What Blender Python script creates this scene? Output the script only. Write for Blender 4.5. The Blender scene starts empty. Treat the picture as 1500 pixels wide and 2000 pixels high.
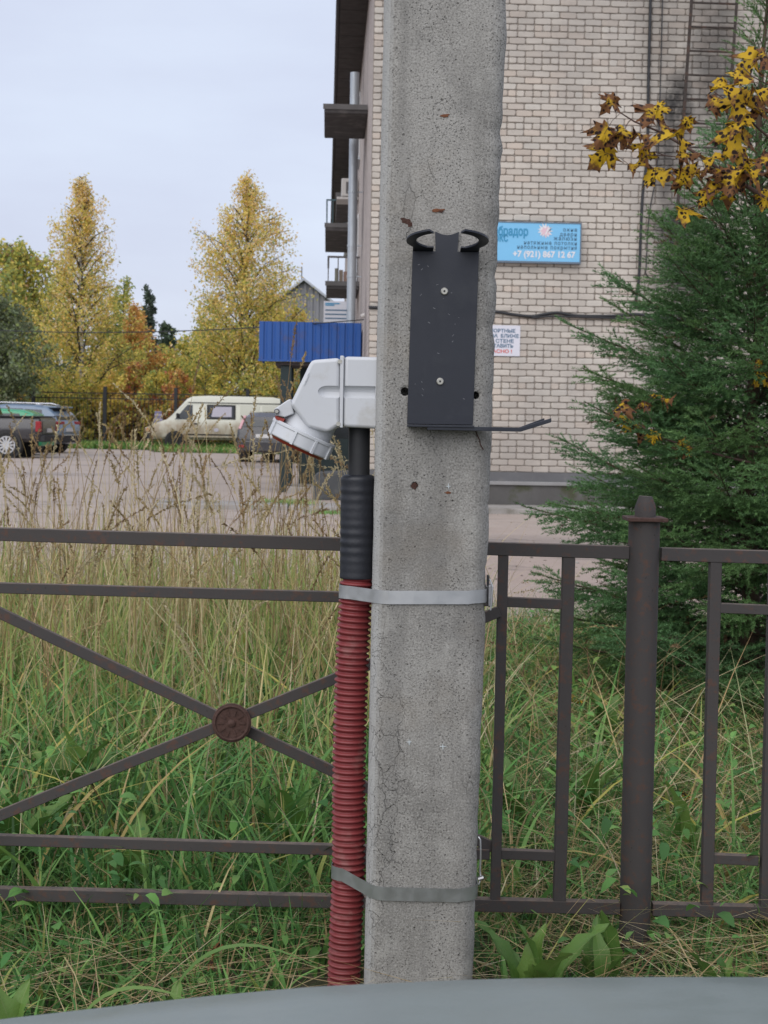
import bpy, math, random
import numpy as np
from mathutils import Vector, Matrix

random.seed(11)
rng = np.random.default_rng(11)
SC = bpy.context.scene
COL = SC.collection

# ------------------------------------------------------------------ camera
CAM_H = 1.4
FPX = 3000.0                      # focal length in pixels of the 1500x2000 photograph
PITCH = math.atan(183.0 / FPX)    # looking slightly down
ROLL = math.radians(1.0)
cd = bpy.data.cameras.new("camera")
cam = bpy.data.objects.new("camera", cd)
COL.objects.link(cam)
cd.sensor_fit = 'VERTICAL'
cd.sensor_height = 36.0
cd.sensor_width = 27.0
cd.lens = FPX / 2000.0 * 36.0
cd.clip_start = 0.05
cd.clip_end = 3000
cd.dof.use_dof = True
cd.dof.focus_distance = 3.5
cd.dof.aperture_fstop = 15.0
C0 = np.array([0.0, 0.0, CAM_H])
_F = np.array([0.0, math.cos(PITCH), -math.sin(PITCH)])
_U0 = np.array([0.0, math.sin(PITCH), math.cos(PITCH)])
_X0 = np.array([1.0, 0.0, 0.0])
_U = _U0 * math.cos(ROLL) - _X0 * math.sin(ROLL)
_R = _X0 * math.cos(ROLL) + _U0 * math.sin(ROLL)
cam.matrix_world = Matrix(((_R[0], _U[0], -_F[0], 0), (_R[1], _U[1], -_F[1], 0), (_R[2], _U[2], -_F[2], CAM_H), (0, 0, 0, 1)))
SC.camera = cam

# ------------------------------------------------------------------ sky, sun, exposure (overcast daylight)
SUN_EL, SUN_AZ = math.radians(42), math.radians(205)     # azimuth clockwise from +Y: behind the camera, a little to the left
W = bpy.data.worlds.new("World")
SC.world = W
W.use_nodes = True
nt = W.node_tree
nt.nodes.clear()
out = nt.nodes.new('ShaderNodeOutputWorld')
bg = nt.nodes.new('ShaderNodeBackground')
bg.inputs['Strength'].default_value = 0.1
sky = nt.nodes.new('ShaderNodeTexSky')
sky.sky_type = 'NISHITA'
sky.sun_disc = False
sky.sun_elevation = SUN_EL
sky.sun_rotation = SUN_AZ
sky.air_density = 1.0
sky.dust_density = 1.0
tc = nt.nodes.new('ShaderNodeTexCoord')
mp = nt.nodes.new('ShaderNodeMapping')
mp.inputs['Scale'].default_value = (1.0, 1.0, 3.4)
no = nt.nodes.new('ShaderNodeTexNoise')
no.inputs['Scale'].default_value = 3.4
no.inputs['Detail'].default_value = 6
no.inputs['Roughness'].default_value = 0.5
cr = nt.nodes.new('ShaderNodeValToRGB')
cr.color_ramp.elements[0].position = 0.33
cr.color_ramp.elements[0].color = (4.55, 4.78, 5.95, 1)
cr.color_ramp.elements[1].position = 0.68
cr.color_ramp.elements[1].color = (5.35, 5.8, 6.9, 1)
mx = nt.nodes.new('ShaderNodeMix')
mx.data_type = 'RGBA'
mx.inputs[0].default_value = 0.88
nt.links.new(tc.outputs['Generated'], mp.inputs['Vector'])
nt.links.new(mp.outputs['Vector'], no.inputs['Vector'])
nt.links.new(no.outputs['Fac'], cr.inputs['Fac'])
nt.links.new(sky.outputs['Color'], mx.inputs[6])
nt.links.new(cr.outputs['Color'], mx.inputs[7])
nt.links.new(mx.outputs[2], bg.inputs['Color'])
nt.links.new(bg.outputs['Background'], out.inputs['Surface'])

sd = bpy.data.lights.new("sun", 'SUN')
sd.energy = 1.5
sd.angle = math.radians(75)
sd.color = (1.0, 0.96, 0.9)
so = bpy.data.objects.new("sun", sd)
COL.objects.link(so)
_sdir = Vector((math.sin(SUN_AZ) * math.cos(SUN_EL), math.cos(SUN_AZ) * math.cos(SUN_EL), math.sin(SUN_EL)))
so.rotation_euler = _sdir.to_track_quat('Z', 'Y').to_euler()
so.location = (0, -20, 30)

SC.view_settings.view_transform = 'Standard'
SC.view_settings.look = 'None'
SC.view_settings.gamma = 1.0
SC.view_settings.use_curve_mapping = False
SC.view_settings.exposure = 0.5
SC.render.engine = 'CYCLES'
SC.cycles.max_bounces = 6
SC.cycles.diffuse_bounces = 3
SC.cycles.transparent_max_bounces = 6
SC.cycles.use_denoising = True

# ------------------------------------------------------------------ helpers: pixels of the survey -> points at a stated distance
def P(u, v, Y):
    d = _F + _R * ((u - 750.0) / FPX) + _U * ((1000.0 - v) / FPX)
    return C0 + d * (Y / d[1])

def G(u, v, z=0.0):
    d = _F + _R * ((u - 750.0) / FPX) + _U * ((1000.0 - v) / FPX)
    return C0 + d * ((z - CAM_H) / d[2])

def ppm(Y):            # survey pixels per metre at distance Y
    return FPX / Y

# ------------------------------------------------------------------ helpers: objects
ORG = {}
def thing(name, label, cat, loc=(0, 0, 0), rz=0.0, group=None):
    o = bpy.data.objects.new(name, None)
    o.empty_display_size = 0.1
    COL.objects.link(o)
    o.location = loc
    o.rotation_euler = (0, 0, rz)
    tag(o, label, cat, group)
    ORG[o] = np.array(loc, float)
    return o

def tag(o, label=None, cat=None, group=None, kind=None):
    if label: o['label'] = label
    if cat: o['category'] = cat
    if group: o['group'] = group
    if kind: o['kind'] = kind
    return o

def link(name, me, mat=None, parent=None, world=True):
    if mat is not None and not me.materials:
        me.materials.append(mat)
    o = bpy.data.objects.new(name, me)
    COL.objects.link(o)
    if parent is not None:
        o.parent = parent
    return o

def root_of(o):
    while o.parent is not None:
        o = o.parent
    return o

def np_mesh(name, V, Fq, cols=None, smooth=False):
    """V (N,3); Fq (M,k) int array with constant k."""
    me = bpy.data.meshes.new(name)
    V = np.asarray(V, np.float32)
    Fq = np.asarray(Fq, np.int32)
    m, k = Fq.shape
    me.vertices.add(len(V))
    me.vertices.foreach_set('co', V.ravel())
    me.loops.add(m * k)
    me.loops.foreach_set('vertex_index', Fq.ravel())
    me.polygons.add(m)
    me.polygons.foreach_set('loop_start', np.arange(0, m * k, k, dtype=np.int32))
    me.polygons.foreach_set('loop_total', np.full(m, k, np.int32))
    if smooth:
        me.polygons.foreach_set('use_smooth', np.ones(m, bool))
    me.update(calc_edges=True)
    if cols is not None:
        a = me.attributes.new('Col', 'FLOAT_COLOR', 'POINT')
        c4 = np.ones((len(V), 4), np.float32)
        c4[:, :3] = cols
        a.data.foreach_set('color', c4.ravel())
    return me

class MB:
    """collects polygons; build() links them as one mesh object"""
    def __init__(s):
        s.v, s.f = [], []
    def add(s, vs, fs):
        n = len(s.v)
        s.v += [tuple(float(c) for c in p) for p in vs]
        s.f += [tuple(i + n for i in f) for f in fs]
        return s
    def box(s, a, b):
        x0, y0, z0 = a; x1, y1, z1 = b
        return s.add([(x0,y0,z0),(x1,y0,z0),(x1,y1,z0),(x0,y1,z0),(x0,y0,z1),(x1,y0,z1),(x1,y1,z1),(x0,y1,z1)],
                     [(0,3,2,1),(4,5,6,7),(0,1,5,4),(1,2,6,5),(2,3,7,6),(3,0,4,7)])
    def hexa(s, p):   # 4 front points and 4 back points
        return s.add(p, [(0,1,2,3),(7,6,5,4),(0,4,5,1),(1,5,6,2),(2,6,7,3),(3,7,4,0)])
    def bar(s, p0, p1, w, d, side=(0, 1, 0)):
        """box beam from p0 to p1; d = size along 'side', w = size across"""
        p0, p1 = Vector(p0), Vector(p1)
        ax = (p1 - p0).normalized()
        sd_ = Vector(side); sd_ = (sd_ - ax * sd_.dot(ax)).normalized()
        wd = ax.cross(sd_)
        q = []
        for p in (p0, p1):
            for a, b in ((-1,-1),(1,-1),(1,1),(-1,1)):
                q.append(p + wd * (a * w / 2) + sd_ * (b * d / 2))
        return s.add(q, [(3,2,1,0),(4,5,6,7),(0,1,5,4),(1,2,6,5),(2,3,7,6),(3,0,4,7)])
    def tube(s, pts, r, n=8, cap=True, axis=None):
        pts = [Vector(p) for p in pts]
        rs = [r] * len(pts) if not hasattr(r, '__len__') else list(r)
        ref = None
        base = len(s.v)
        for i, p in enumerate(pts):
            t = (pts[min(i + 1, len(pts) - 1)] - pts[max(i - 1, 0)])
            t = t.normalized() if t.length > 1e-9 else Vector((0, 0, 1))
            if axis is not None: t = Vector(axis)
            if ref is None:
                ref = Vector((0, 0, 1)).cross(t)
                if ref.length < 0.05: ref = Vector((1, 0, 0))
            ref = (ref - t * ref.dot(t)).normalized()
            b = t.cross(ref)
            for k in range(n):
                a = 2 * math.pi * k / n
                q = p + (ref * math.cos(a) + b * math.sin(a)) * rs[i]
                s.v.append((q.x, q.y, q.z))
        for i in range(len(pts) - 1):
            for k in range(n):
                a = base + i * n + k; b_ = base + i * n + (k + 1) % n
                s.f.append((a, b_, b_ + n, a + n))
        if cap:
            s.f.append(tuple(base + k for k in range(n))[::-1])
            s.f.append(tuple(base + (len(pts) - 1) * n + k for k in range(n)))
        return s
    def prism(s, poly, y0, y1):
        """poly: list of (x, z); extruded along y"""
        n = len(poly)
        vs = [(x, y0, z) for x, z in poly] + [(x, y1, z) for x, z in poly]
        fs = [tuple(range(n))[::-1], tuple(range(n, 2 * n))]
        fs += [(i, (i + 1) % n, n + (i + 1) % n, n + i) for i in range(n)]
        return s.add(vs, fs)
    def mesh(s, name):
        me = bpy.data.meshes.new(name)
        me.from_pydata(s.v, [], s.f)
        me.update()
        return me
    def build(s, name, mat, parent=None, smooth=False, bevel=0.0, segs=2, world=True, label=None, fix=True):
        if parent is not None and world:
            o0 = ORG[root_of(parent)]
            s.v = [(a - o0[0], b - o0[1], c - o0[2]) for a, b, c in s.v]
        me = s.mesh(name)
        if fix:
            import bmesh
            bm = bmesh.new(); bm.from_mesh(me)
            bmesh.ops.recalc_face_normals(bm, faces=bm.faces)
            bm.to_mesh(me); bm.free()
        if smooth:
            me.polygons.foreach_set('use_smooth', np.ones(len(me.polygons), bool))
        o = link(name, me, mat, parent)
        if bevel > 0:
            m = o.modifiers.new('bevel', 'BEVEL')
            m.width = bevel; m.segments = segs; m.limit_method = 'ANGLE'; m.angle_limit = math.radians(35)
            me.polygons.foreach_set('use_smooth', np.ones(len(me.polygons), bool))
            m.harden_normals = True
        elif smooth == 'split':
            m = o.modifiers.new('split', 'EDGE_SPLIT'); m.split_angle = math.radians(38)
        if label: o['label'] = label
        return o

def arc(cx, cz, r, a0, a1, n):
    return [(cx + r * math.cos(math.radians(a0 + (a1 - a0) * i / n)), cz + r * math.sin(math.radians(a0 + (a1 - a0) * i / n))) for i in range(n + 1)]

# ------------------------------------------------------------------ helpers: procedural materials
class NT:
    def __init__(s, name):
        s.m = bpy.data.materials.new(name); s.m.use_nodes = True
        s.t = s.m.node_tree; s.n = s.t.nodes; s.l = s.t.links
        s.b = s.n['Principled BSDF']; s.o = s.n['Material Output']
    def node(s, t, **kw):
        n = s.n.new(t)
        for k, v in kw.items(): setattr(n, k, v)
        return n
    def link(s, a, b): s.l.new(a, b)
    def coord(s, obj=None, gen='Object', scale=(1, 1, 1), loc=(0, 0, 0), rot=(0, 0, 0)):
        t = s.node('ShaderNodeTexCoord')
        if obj is not None: t.object = obj
        m = s.node('ShaderNodeMapping')
        m.inputs['Scale'].default_value = scale; m.inputs['Location'].default_value = loc; m.inputs['Rotation'].default_value = rot
        s.link(t.outputs[gen], m.inputs['Vector'])
        return m.outputs['Vector']
    def noise(s, vec, scale, detail=4, rough=0.55, dist=0.0):
        n = s.node('ShaderNodeTexNoise')
        n.inputs['Scale'].default_value = scale; n.inputs['Detail'].default_value = detail
        n.inputs['Roughness'].default_value = rough; n.inputs['Distortion'].default_value = dist
        s.link(vec, n.inputs['Vector']); return n.outputs['Fac']
    def vor(s, vec, scale, feat='F1', rnd=1.0):
        n = s.node('ShaderNodeTexVoronoi'); n.feature = feat
        n.inputs['Scale'].default_value = scale; n.inputs['Randomness'].default_value = rnd
        s.link(vec, n.inputs['Vector']); return n.outputs['Distance']
    def ramp(s, fac, p0, p1, c0=0.0, c1=1.0):
        n = s.node('ShaderNodeMapRange'); n.interpolation_type = 'SMOOTHSTEP'
        n.inputs['From Min'].default_value = p0; n.inputs['From Max'].default_value = p1
        n.inputs['To Min'].default_value = c0; n.inputs['To Max'].default_value = c1
        s.link(fac, n.inputs['Value']); return n.outputs['Result']
    def math(s, op, a, b=None):
        n = s.node('ShaderNodeMath'); n.operation = op
        for i, x in enumerate((a, b)):
            if x is None: continue
            if isinstance(x, (int, float)): n.inputs[i].default_value = x
            else: s.link(x, n.inputs[i])
        return n.outputs[0]
    def mix(s, fac, a, b, mode='MIX'):
        n = s.node('ShaderNodeMix'); n.data_type = 'RGBA'; n.blend_type = mode; n.clamp_factor = True
        for i, x in ((0, fac), (6, a), (7, b)):
            if isinstance(x, (int, float)): n.inputs[i].default_value = x
            elif isinstance(x, tuple): n.inputs[i].default_value = (*x, 1)
            else: s.link(x, n.inputs[i])
        return n.outputs[2]
    def bump(s, h, strength=0.3, dist=0.01, normal=None):
        n = s.node('ShaderNodeBump'); n.inputs['Strength'].default_value = strength; n.inputs['Distance'].default_value = dist
        s.link(h, n.inputs['Height'])
        if normal is not None: s.link(normal, n.inputs['Normal'])
        return n.outputs['Normal']
    def done(s, color=None, rough=None, metal=None, normal=None, spec=None):
        def put(k, x):
            if x is None: return
            i = s.b.inputs[k]
            if isinstance(x, (int, float)): i.default_value = x
            elif isinstance(x, tuple): i.default_value = (*x, 1)
            else: s.link(x, i)
        put('Base Color', color); put('Roughness', rough); put('Metallic', metal); put('Normal', normal); put('Specular IOR Level', spec)
        return s.m

def plain(name, col, rough=0.55, metal=0.0, var=0.18, scale=9.0, bump=0.12, bscale=60, dirt=None, dirt_amt=0.5, dscale=4.0, spec=None):
    k = NT(name); v = k.coord()
    n1 = k.noise(v, scale, 5)
    c = k.mix(n1, tuple(x * (1 - var) for x in col), tuple(min(1, x * (1 + var)) for x in col))
    if dirt is not None:
        d = k.ramp(k.noise(v, dscale, 6, 0.65), 0.5 + 0.12 * (0.6 - dirt_amt), 0.66)
        c = k.mix(k.math('MULTIPLY', d, dirt_amt), c, dirt)
    r = k.ramp(k.noise(v, scale * 1.7, 4), 0.3, 0.7, max(0.02, rough - 0.08), min(1, rough + 0.1))
    nm = k.bump(k.noise(v, bscale, 4), bump, 0.004) if bump > 0 else None
    return k.done(c, r, metal, nm, spec)

def attr_mat(name, rough=0.6, transl=0.0, spec=0.3, var=0.0):
    k = NT(name)
    a = k.node('ShaderNodeAttribute'); a.attribute_name = 'Col'
    c = a.outputs['Color']
    k.done(c, rough, 0.0, None, spec)
    if transl > 0:
        t = k.node('ShaderNodeBsdfTranslucent'); k.link(c, t.inputs['Color'])
        m = k.node('ShaderNodeMixShader'); m.inputs[0].default_value = transl
        k.link(k.b.outputs[0], m.inputs[1]); k.link(t.outputs[0], m.inputs[2]); k.link(m.outputs[0], k.o.inputs['Surface'])
    return k.m

def glass_mat(name, col=(0.02, 0.025, 0.03), rough=0.06):
    k = NT(name); v = k.coord()
    r = k.ramp(k.noise(v, 6, 4), 0.35, 0.75, rough, rough + 0.12)
    return k.done(col, r, 0.0, None, 0.6)

# ------------------------------------------------------------------ materials of the setting
def ground_mat():
    k = NT('soil'); v = k.coord()
    n1 = k.noise(v, 1.3, 6); n2 = k.noise(v, 14, 5); n3 = k.noise(v, 90, 4)
    c = k.mix(n1, (0.055, 0.05, 0.03), (0.075, 0.085, 0.035))
    c = k.mix(k.ramp(n2, 0.45, 0.7), c, (0.14, 0.12, 0.075))
    return k.done(c, 0.95, 0, k.bump(n3, 0.5, 0.02))
def yard_mat():
    k = NT('worn_asphalt'); v = k.coord()
    t = k.node('ShaderNodeTexCoord'); sp = k.node('ShaderNodeSeparateXYZ'); k.link(t.outputs['Object'], sp.inputs[0])
    big = k.noise(v, 0.16, 6, 0.6); mid = k.noise(v, 0.9, 6, 0.62, 0.4); fine = k.noise(v, 22, 4); grit = k.vor(v, 30)
    near = k.ramp(k.math('ADD', sp.outputs['Y'], k.math('MULTIPLY', mid, 14)), 18, 32, 1, 0)
    c = k.mix(mid, (0.345, 0.285, 0.245), (0.46, 0.388, 0.335))
    sand = k.mix(fine, (0.25, 0.178, 0.14), (0.45, 0.345, 0.285))
    c = k.mix(k.math('MULTIPLY', near, 0.75), c, sand)
    c = k.mix(k.math('MULTIPLY', k.ramp(big, 0.52, 0.66), 0.45), c, (0.15, 0.135, 0.13))
    dark = k.ramp(k.noise(k.coord(scale=(0.35, 1.1, 1)), 0.8, 5, 0.7, 0.6), 0.56, 0.66)
    c = k.mix(k.math('MULTIPLY', dark, 0.5), c, (0.11, 0.1, 0.095))
    c = k.mix(k.math('MULTIPLY', k.ramp(grit, 0.25, 0.1), 0.35), c, (0.4, 0.37, 0.34))
    nz = k.node('ShaderNodeTexNoise'); nz.inputs['Scale'].default_value = 0.9; nz.inputs['Detail'].default_value = 6; k.link(v, nz.inputs['Vector'])
    sv_ = k.node('ShaderNodeVectorMath'); sv_.operation = 'SCALE'; sv_.inputs['Scale'].default_value = 2.6; k.link(nz.outputs['Color'], sv_.inputs[0])
    av_ = k.node('ShaderNodeVectorMath'); av_.operation = 'ADD'; k.link(v, av_.inputs[0]); k.link(sv_.outputs[0], av_.inputs[1])
    ck = k.ramp(k.vor(av_.outputs[0], 0.3, 'DISTANCE_TO_EDGE'), 0.008, 0.003)
    c = k.mix(k.math('MULTIPLY', k.math('MULTIPLY', ck, k.ramp(big, 0.45, 0.55)), 0.55), c, (0.10, 0.09, 0.08))
    wet = k.ramp(k.noise(k.coord(scale=(0.25, 0.8, 1), loc=(3, 7, 0)), 0.5, 5, 0.65), 0.6, 0.66)
    c = k.mix(k.math('MULTIPLY', wet, 0.45), c, (0.12, 0.105, 0.095))
    r = k.math('SUBTRACT', k.ramp(big, 0.4, 0.7, 0.9, 0.7), k.math('MULTIPLY', wet, 0.3))
    h = k.math('ADD', k.math('MULTIPLY', fine, 0.5), k.math('MULTIPLY', mid, 3.0))
    return k.done(c, r, 0, k.bump(h, 0.5, 0.03))
M = {}
M['soil'] = ground_mat()
M['yard'] = yard_mat()
M['lawn'] = plain('lawn_soil', (0.075, 0.11, 0.03), 0.95, var=0.5, scale=2.5, bump=0.6, bscale=20)
M['apron'] = plain('old_concrete_slab', (0.33, 0.31, 0.29), 0.9, var=0.25, scale=2.2, bump=0.4, bscale=50, dirt=(0.13, 0.12, 0.09), dirt_amt=0.7, dscale=1.6)

def sheet(name, pts, z, mat, kind='structure', nsub=None):
    me = bpy.data.meshes.new(name)
    me.from_pydata([(x, y, z) for x, y in pts], [], [tuple(range(len(pts)))])
    me.update()
    o = link(name, me, mat); tag(o, kind=kind); return o

gr = sheet('ground', [(-900, -60), (900, -60), (900, 1800), (-900, 1800)], 0.0, M['soil'])
edge = []
for i in range(140):
    x = -34 + 68 * i / 139
    yb = 10.9 if x < 0.2 else 10.9 - 1.3 * min(1, (x - 0.2) / 0.8)
    edge.append((x, yb + 0.28 * math.sin(x * 2.3) + 0.2 * math.sin(x * 5.1 + 1) + random.uniform(-0.09, 0.09)))
far = [(34, 56.5), (-8.5, 56.5), (-9.2, 59.6), (-12, 60.1), (-34, 60.6)]
sheet('yard', edge + far, 0.006, M['yard'])
sheet('lawn', [(-60, 60.7), (-8.6, 60.0), (-8.0, 56.7), (40, 56.7), (40, 84), (-60, 84)], 0.012, M['lawn'])

# ------------------------------------------------------------------ the apartment building
YAW = math.radians(2.23)
BX, BY = P(718, 815, 24.0)[0], 24.0
building = thing('apartment_building', 'weathered white brick apartment building with dark balconies behind the concrete pole', 'building', (BX, BY, 0), YAW)
_ex = np.array([math.cos(YAW), math.sin(YAW), 0]); _ey = np.array([-math.sin(YAW), math.cos(YAW), 0])
def to_local(p):
    q = np.array(p) - np.array([BX, BY, 0]); return np.array([q @ _ex, q @ _ey, q[2]])
def to_world(l):
    return np.array([BX, BY, 0]) + _ex * l[0] + _ey * l[1] + np.array([0, 0, l[2]])
def PL(u, v, ly):
    a = to_local(C0); b = to_local(P(u, v, 30.0)); t = (ly - a[1]) / (b[1] - a[1]); return a + (b - a) * t
def proj(w):
    q = np.array(w) - C0; z = q @ _F
    return 750 + FPX * (q @ _R) / z, 1000 - FPX * (q @ _U) / z

def stain_nodes(k, c):
    """soot and dirt marks of the end wall, at fixed places on the wall"""
    tot = None
    for (u, v, ru, rv, amt) in ((1322, 205, 50, 95, 1.0), (1300, 310, 34, 150, 0.85), (1318, 445, 70, 85, 1.0), (1350, 530, 120, 95, 1.0), (1395, 130, 60, 230, 0.7), (1290, 60, 70, 260, 0.35), (1325, 650, 90, 150, 0.7)):
        l = PL(u, v, 0.0)
        s = 125.0
        vec = k.coord(building, scale=(s / ru, 0.0, s / rv), loc=(-l[0] * s / ru, 0, -l[2] * s / rv))
        ln = k.node('ShaderNodeVectorMath'); ln.operation = 'LENGTH'; k.link(vec, ln.inputs[0])
        m = k.math('MULTIPLY', k.ramp(ln.outputs['Value'], 0.2, 1.15, 1, 0), amt)
        tot = m if tot is None else k.math('MAXIMUM', tot, m)
    n = k.noise(k.coord(building), 3.0, 6, 0.7)
    f = k.math('MULTIPLY', tot, k.ramp(n, 0.28, 0.55, 0.45, 1.0))
    return k.mix(f, c, (0.045, 0.043, 0.042))

def brick_mat():
    k = NT('silicate_brick'); v = k.coord(building)
    a = k.node('ShaderNodeAttribute'); a.attribute_name = 'Col'
    c = a.outputs['Color']
    c = k.mix(k.math('MULTIPLY', k.ramp(k.noise(k.coord(building, scale=(1, 1, 0.5)), 0.7, 6, 0.65), 0.4, 0.68), 0.55), c, (0.33, 0.305, 0.28))
    c = k.mix(k.math('MULTIPLY', k.ramp(k.noise(v, 26, 5, 0.7), 0.56, 0.7), 0.35), c, (0.25, 0.22, 0.2))
    low = k.node('ShaderNodeSeparateXYZ'); k.link(v, low.inputs[0])
    c = k.mix(k.math('MULTIPLY', k.ramp(k.math('ADD', low.outputs['Z'], k.math('MULTIPLY', k.noise(v, 1.5, 4), 1.6)), 1.2, 2.8, 0.4, 0), 1.0), c, (0.34, 0.29, 0.25))
    c = stain_nodes(k, c)
    return k.done(c, 0.92, 0, k.bump(k.noise(v, 70, 4), 0.35, 0.006))
def mortar_mat():
    k = NT('mortar'); v = k.coord(building)
    c = k.mix(k.noise(v, 5, 5), (0.21, 0.182, 0.158), (0.34, 0.30, 0.26))
    c = stain_nodes(k, c)
    return k.done(c, 0.95, 0, k.bump(k.noise(v, 60, 4), 0.5, 0.008))
def sidewall_mat():
    k = NT('weathered_side_wall'); v = k.coord(building)
    sp = k.node('ShaderNodeSeparateXYZ'); k.link(v, sp.inputs[0])
    cb = k.node('ShaderNodeCombineXYZ'); k.link(sp.outputs['Y'], cb.inputs[0]); k.link(sp.outputs['Z'], cb.inputs[1])
    br = k.node('ShaderNodeTexBrick'); br.inputs['Scale'].default_value = 1.0
    br.inputs['Brick Width'].default_value = 0.26; br.inputs['Row Height'].default_value = 0.1; br.inputs['Mortar Size'].default_value = 0.006
    br.inputs['Color1'].default_value = (0.5, 0.44, 0.4, 1); br.inputs['Color2'].default_value = (0.42, 0.36, 0.33, 1); br.inputs['Mortar'].default_value = (0.22, 0.19, 0.17, 1)
    k.link(cb.outputs[0], br.inputs['Vector'])
    n = k.ramp(k.noise(k.coord(building, scale=(1, 0.5, 0.22)), 1.2, 6, 0.7), 0.52, 0.66)
    c = k.mix(k.math('MULTIPLY', n, 0.8), br.outputs['Color'], (0.13, 0.11, 0.105))
    return k.done(c, 0.92, 0, k.bump(br.outputs['Fac'], -0.4, 0.01))
M['brick'] = brick_mat(); M['mortar'] = mortar_mat(); M['sidewall'] = sidewall_mat()
M['plinth'] = plain('mossy_plinth', (0.11, 0.105, 0.1), 0.95, var=0.35, scale=2.5, bump=0.6, bscale=25, dirt=(0.06, 0.065, 0.03), dirt_amt=0.9, dscale=2.6)
M['plinth_band'] = plain('plinth_render', (0.13, 0.13, 0.135), 0.9, var=0.2, scale=2, bump=0.3, dirt=(0.2, 0.19, 0.18), dirt_amt=0.4)
M['ledge'] = plain('plinth_ledge', (0.27, 0.265, 0.26), 0.9, var=0.2, scale=3, bump=0.3)
M['dark_wood'] = plain('blackened_eave', (0.05, 0.043, 0.042), 0.9, var=0.4, scale=3, bump=0.4, bscale=20)
M['slab'] = plain('blackened_concrete', (0.06, 0.055, 0.055), 0.92, var=0.4, scale=3, bump=0.5, bscale=25, dirt=(0.16, 0.145, 0.14), dirt_amt=0.5, dscale=3)
M['slab_edge'] = plain('slab_edge', (0.12, 0.115, 0.115), 0.92, var=0.3, scale=3, bump=0.4)
M['galv'] = plain('galvanised_pipe', (0.45, 0.49, 0.53), 0.45, metal=0.35, var=0.12, scale=4, bump=0.05, dirt=(0.3, 0.3, 0.3), dirt_amt=0.4)
M['teal_rail'] = plain('teal_railing', (0.05, 0.10, 0.12), 0.6)
M['ac_white'] = plain('ac_white', (0.5, 0.48, 0.46), 0.6, var=0.08)
M['glass'] = glass_mat('dark_glass')
M['white_frame'] = plain('white_frame', (0.6, 0.6, 0.6), 0.5, var=0.08)
M['roofing'] = plain('roofing', (0.1, 0.1, 0.1), 0.9)

H_B = 8.85
Z0 = PL(1000, 922, 0)[2]
wall = MB().box((0, 0, Z0), (15, 0.3, H_B)).build('wall', M['mortar'], building, world=False)
MB().box((0.0, 0.3, Z0), (0.3, 36, H_B)).build('side_wall', M['sidewall'], building, world=False)
MB().box((0.3, 35.7, 0), (15, 36, H_B)).build('rear_wall', M['sidewall'], building, world=False)
MB().box((14.7, 0.3, 0), (15, 35.7, H_B)).build('side_wall', M['sidewall'], building, world=False)
zl0, zl1 = PL(1000, 947, 0)[2], PL(1000, 940, 0)[2]
MB().box((-0.05, -0.05, zl1), (15.05, 36, Z0)).build('plinth_band', M['plinth_band'], building, world=False)
MB().box((-0.13, -0.13, zl0), (15.1, 36, zl1)).build('plinth_ledge', M['ledge'], building, world=False, bevel=0.01)
MB().box((-0.09, -0.09, -0.1), (15.06, 36, zl0)).build('plinth', M['plinth'], building, world=False)
# eave along the long side, made of boards, and a low roof
ov = 0.50
eave = MB().box((-ov + 0.02, -0.25, H_B), (15.4, 36.4, H_B + 0.1)).build('eave', M['dark_wood'], building, world=False)
y = -0.2
while y < 36:
    MB().box((-ov, y, H_B - 0.03), (-0.004, y + 0.92, H_B - 0.002 + random.uniform(-0.006, 0))).build('soffit_board', M['dark_wood'], eave, world=False, fix=False)
    y += 0.95
rf = MB()
rf.add([(-ov - 0.05, -0.3, H_B + 0.1), (15.4, -0.3, H_B + 0.1), (7.4, 3, H_B + 2.6), (-ov - 0.05, 36.4, H_B + 0.1), (15.4, 36.4, H_B + 0.1), (7.4, 33, H_B + 2.6)],
       [(0, 1, 2), (0, 2, 5, 3), (1, 4, 5, 2), (3, 5, 4), (0, 3, 4, 1)])
rf.build('roof', M['roofing'], building, world=False)
MB().tube([(-ov - 0.03, -0.25, H_B + 0.06), (-ov - 0.03, 36, H_B + 0.06)], 0.05, 8).build('gutter', M['dark_wood'], building, world=False)

# ---- bricks of the end wall: each a separate rounded block in recessed mortar
def brick_geo(w, h, jit=0.0, lean=0.0):
    """front at -y; ring of eight points, bevelled"""
    def ring(w_, h_, c, y):
        a, b = w_ / 2, h_ / 2
        pts = [(-a + c, -b), (a - c, -b), (a, -b + c), (a, b - c), (a - c, b), (-a + c, b), (-a, b - c), (-a, -b + c)]
        return [(x + random.uniform(-jit, jit), y + random.uniform(-jit, jit) * 0.5, z + random.uniform(-jit, jit)) for x, z in pts]
    V = ring(w - 0.014, h - 0.014, 0.014, -0.018) + ring(w + 0.001, h + 0.001, 0.017, -0.010) + ring(w + 0.001, h + 0.001, 0.017, 0.01)
    F = [tuple(range(8))]
    for r in (0, 8):
        F += [(r + i, r + 8 + i, r + 8 + (i + 1) % 8, r + (i + 1) % 8) for i in range(8)]
    return V, F
def brick_col():
    b = np.array([0.545, 0.498, 0.438]) * random.uniform(0.9, 1.07)
    r = random.random()
    if r < 0.18: b = b * np.array([1.0, 0.95, 0.92])
    elif r < 0.26: b = b * np.array([0.92, 0.90, 0.89])
    elif r < 0.36: b = b * np.array([1.03, 1.05, 1.06])
    return np.clip(b, 0, 0.72)
slots = []
zhead = PL(1050, 568, 0)[2]
hrow = round((zhead - Z0) / 0.1 - 0.5) % 5
n = 0
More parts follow.
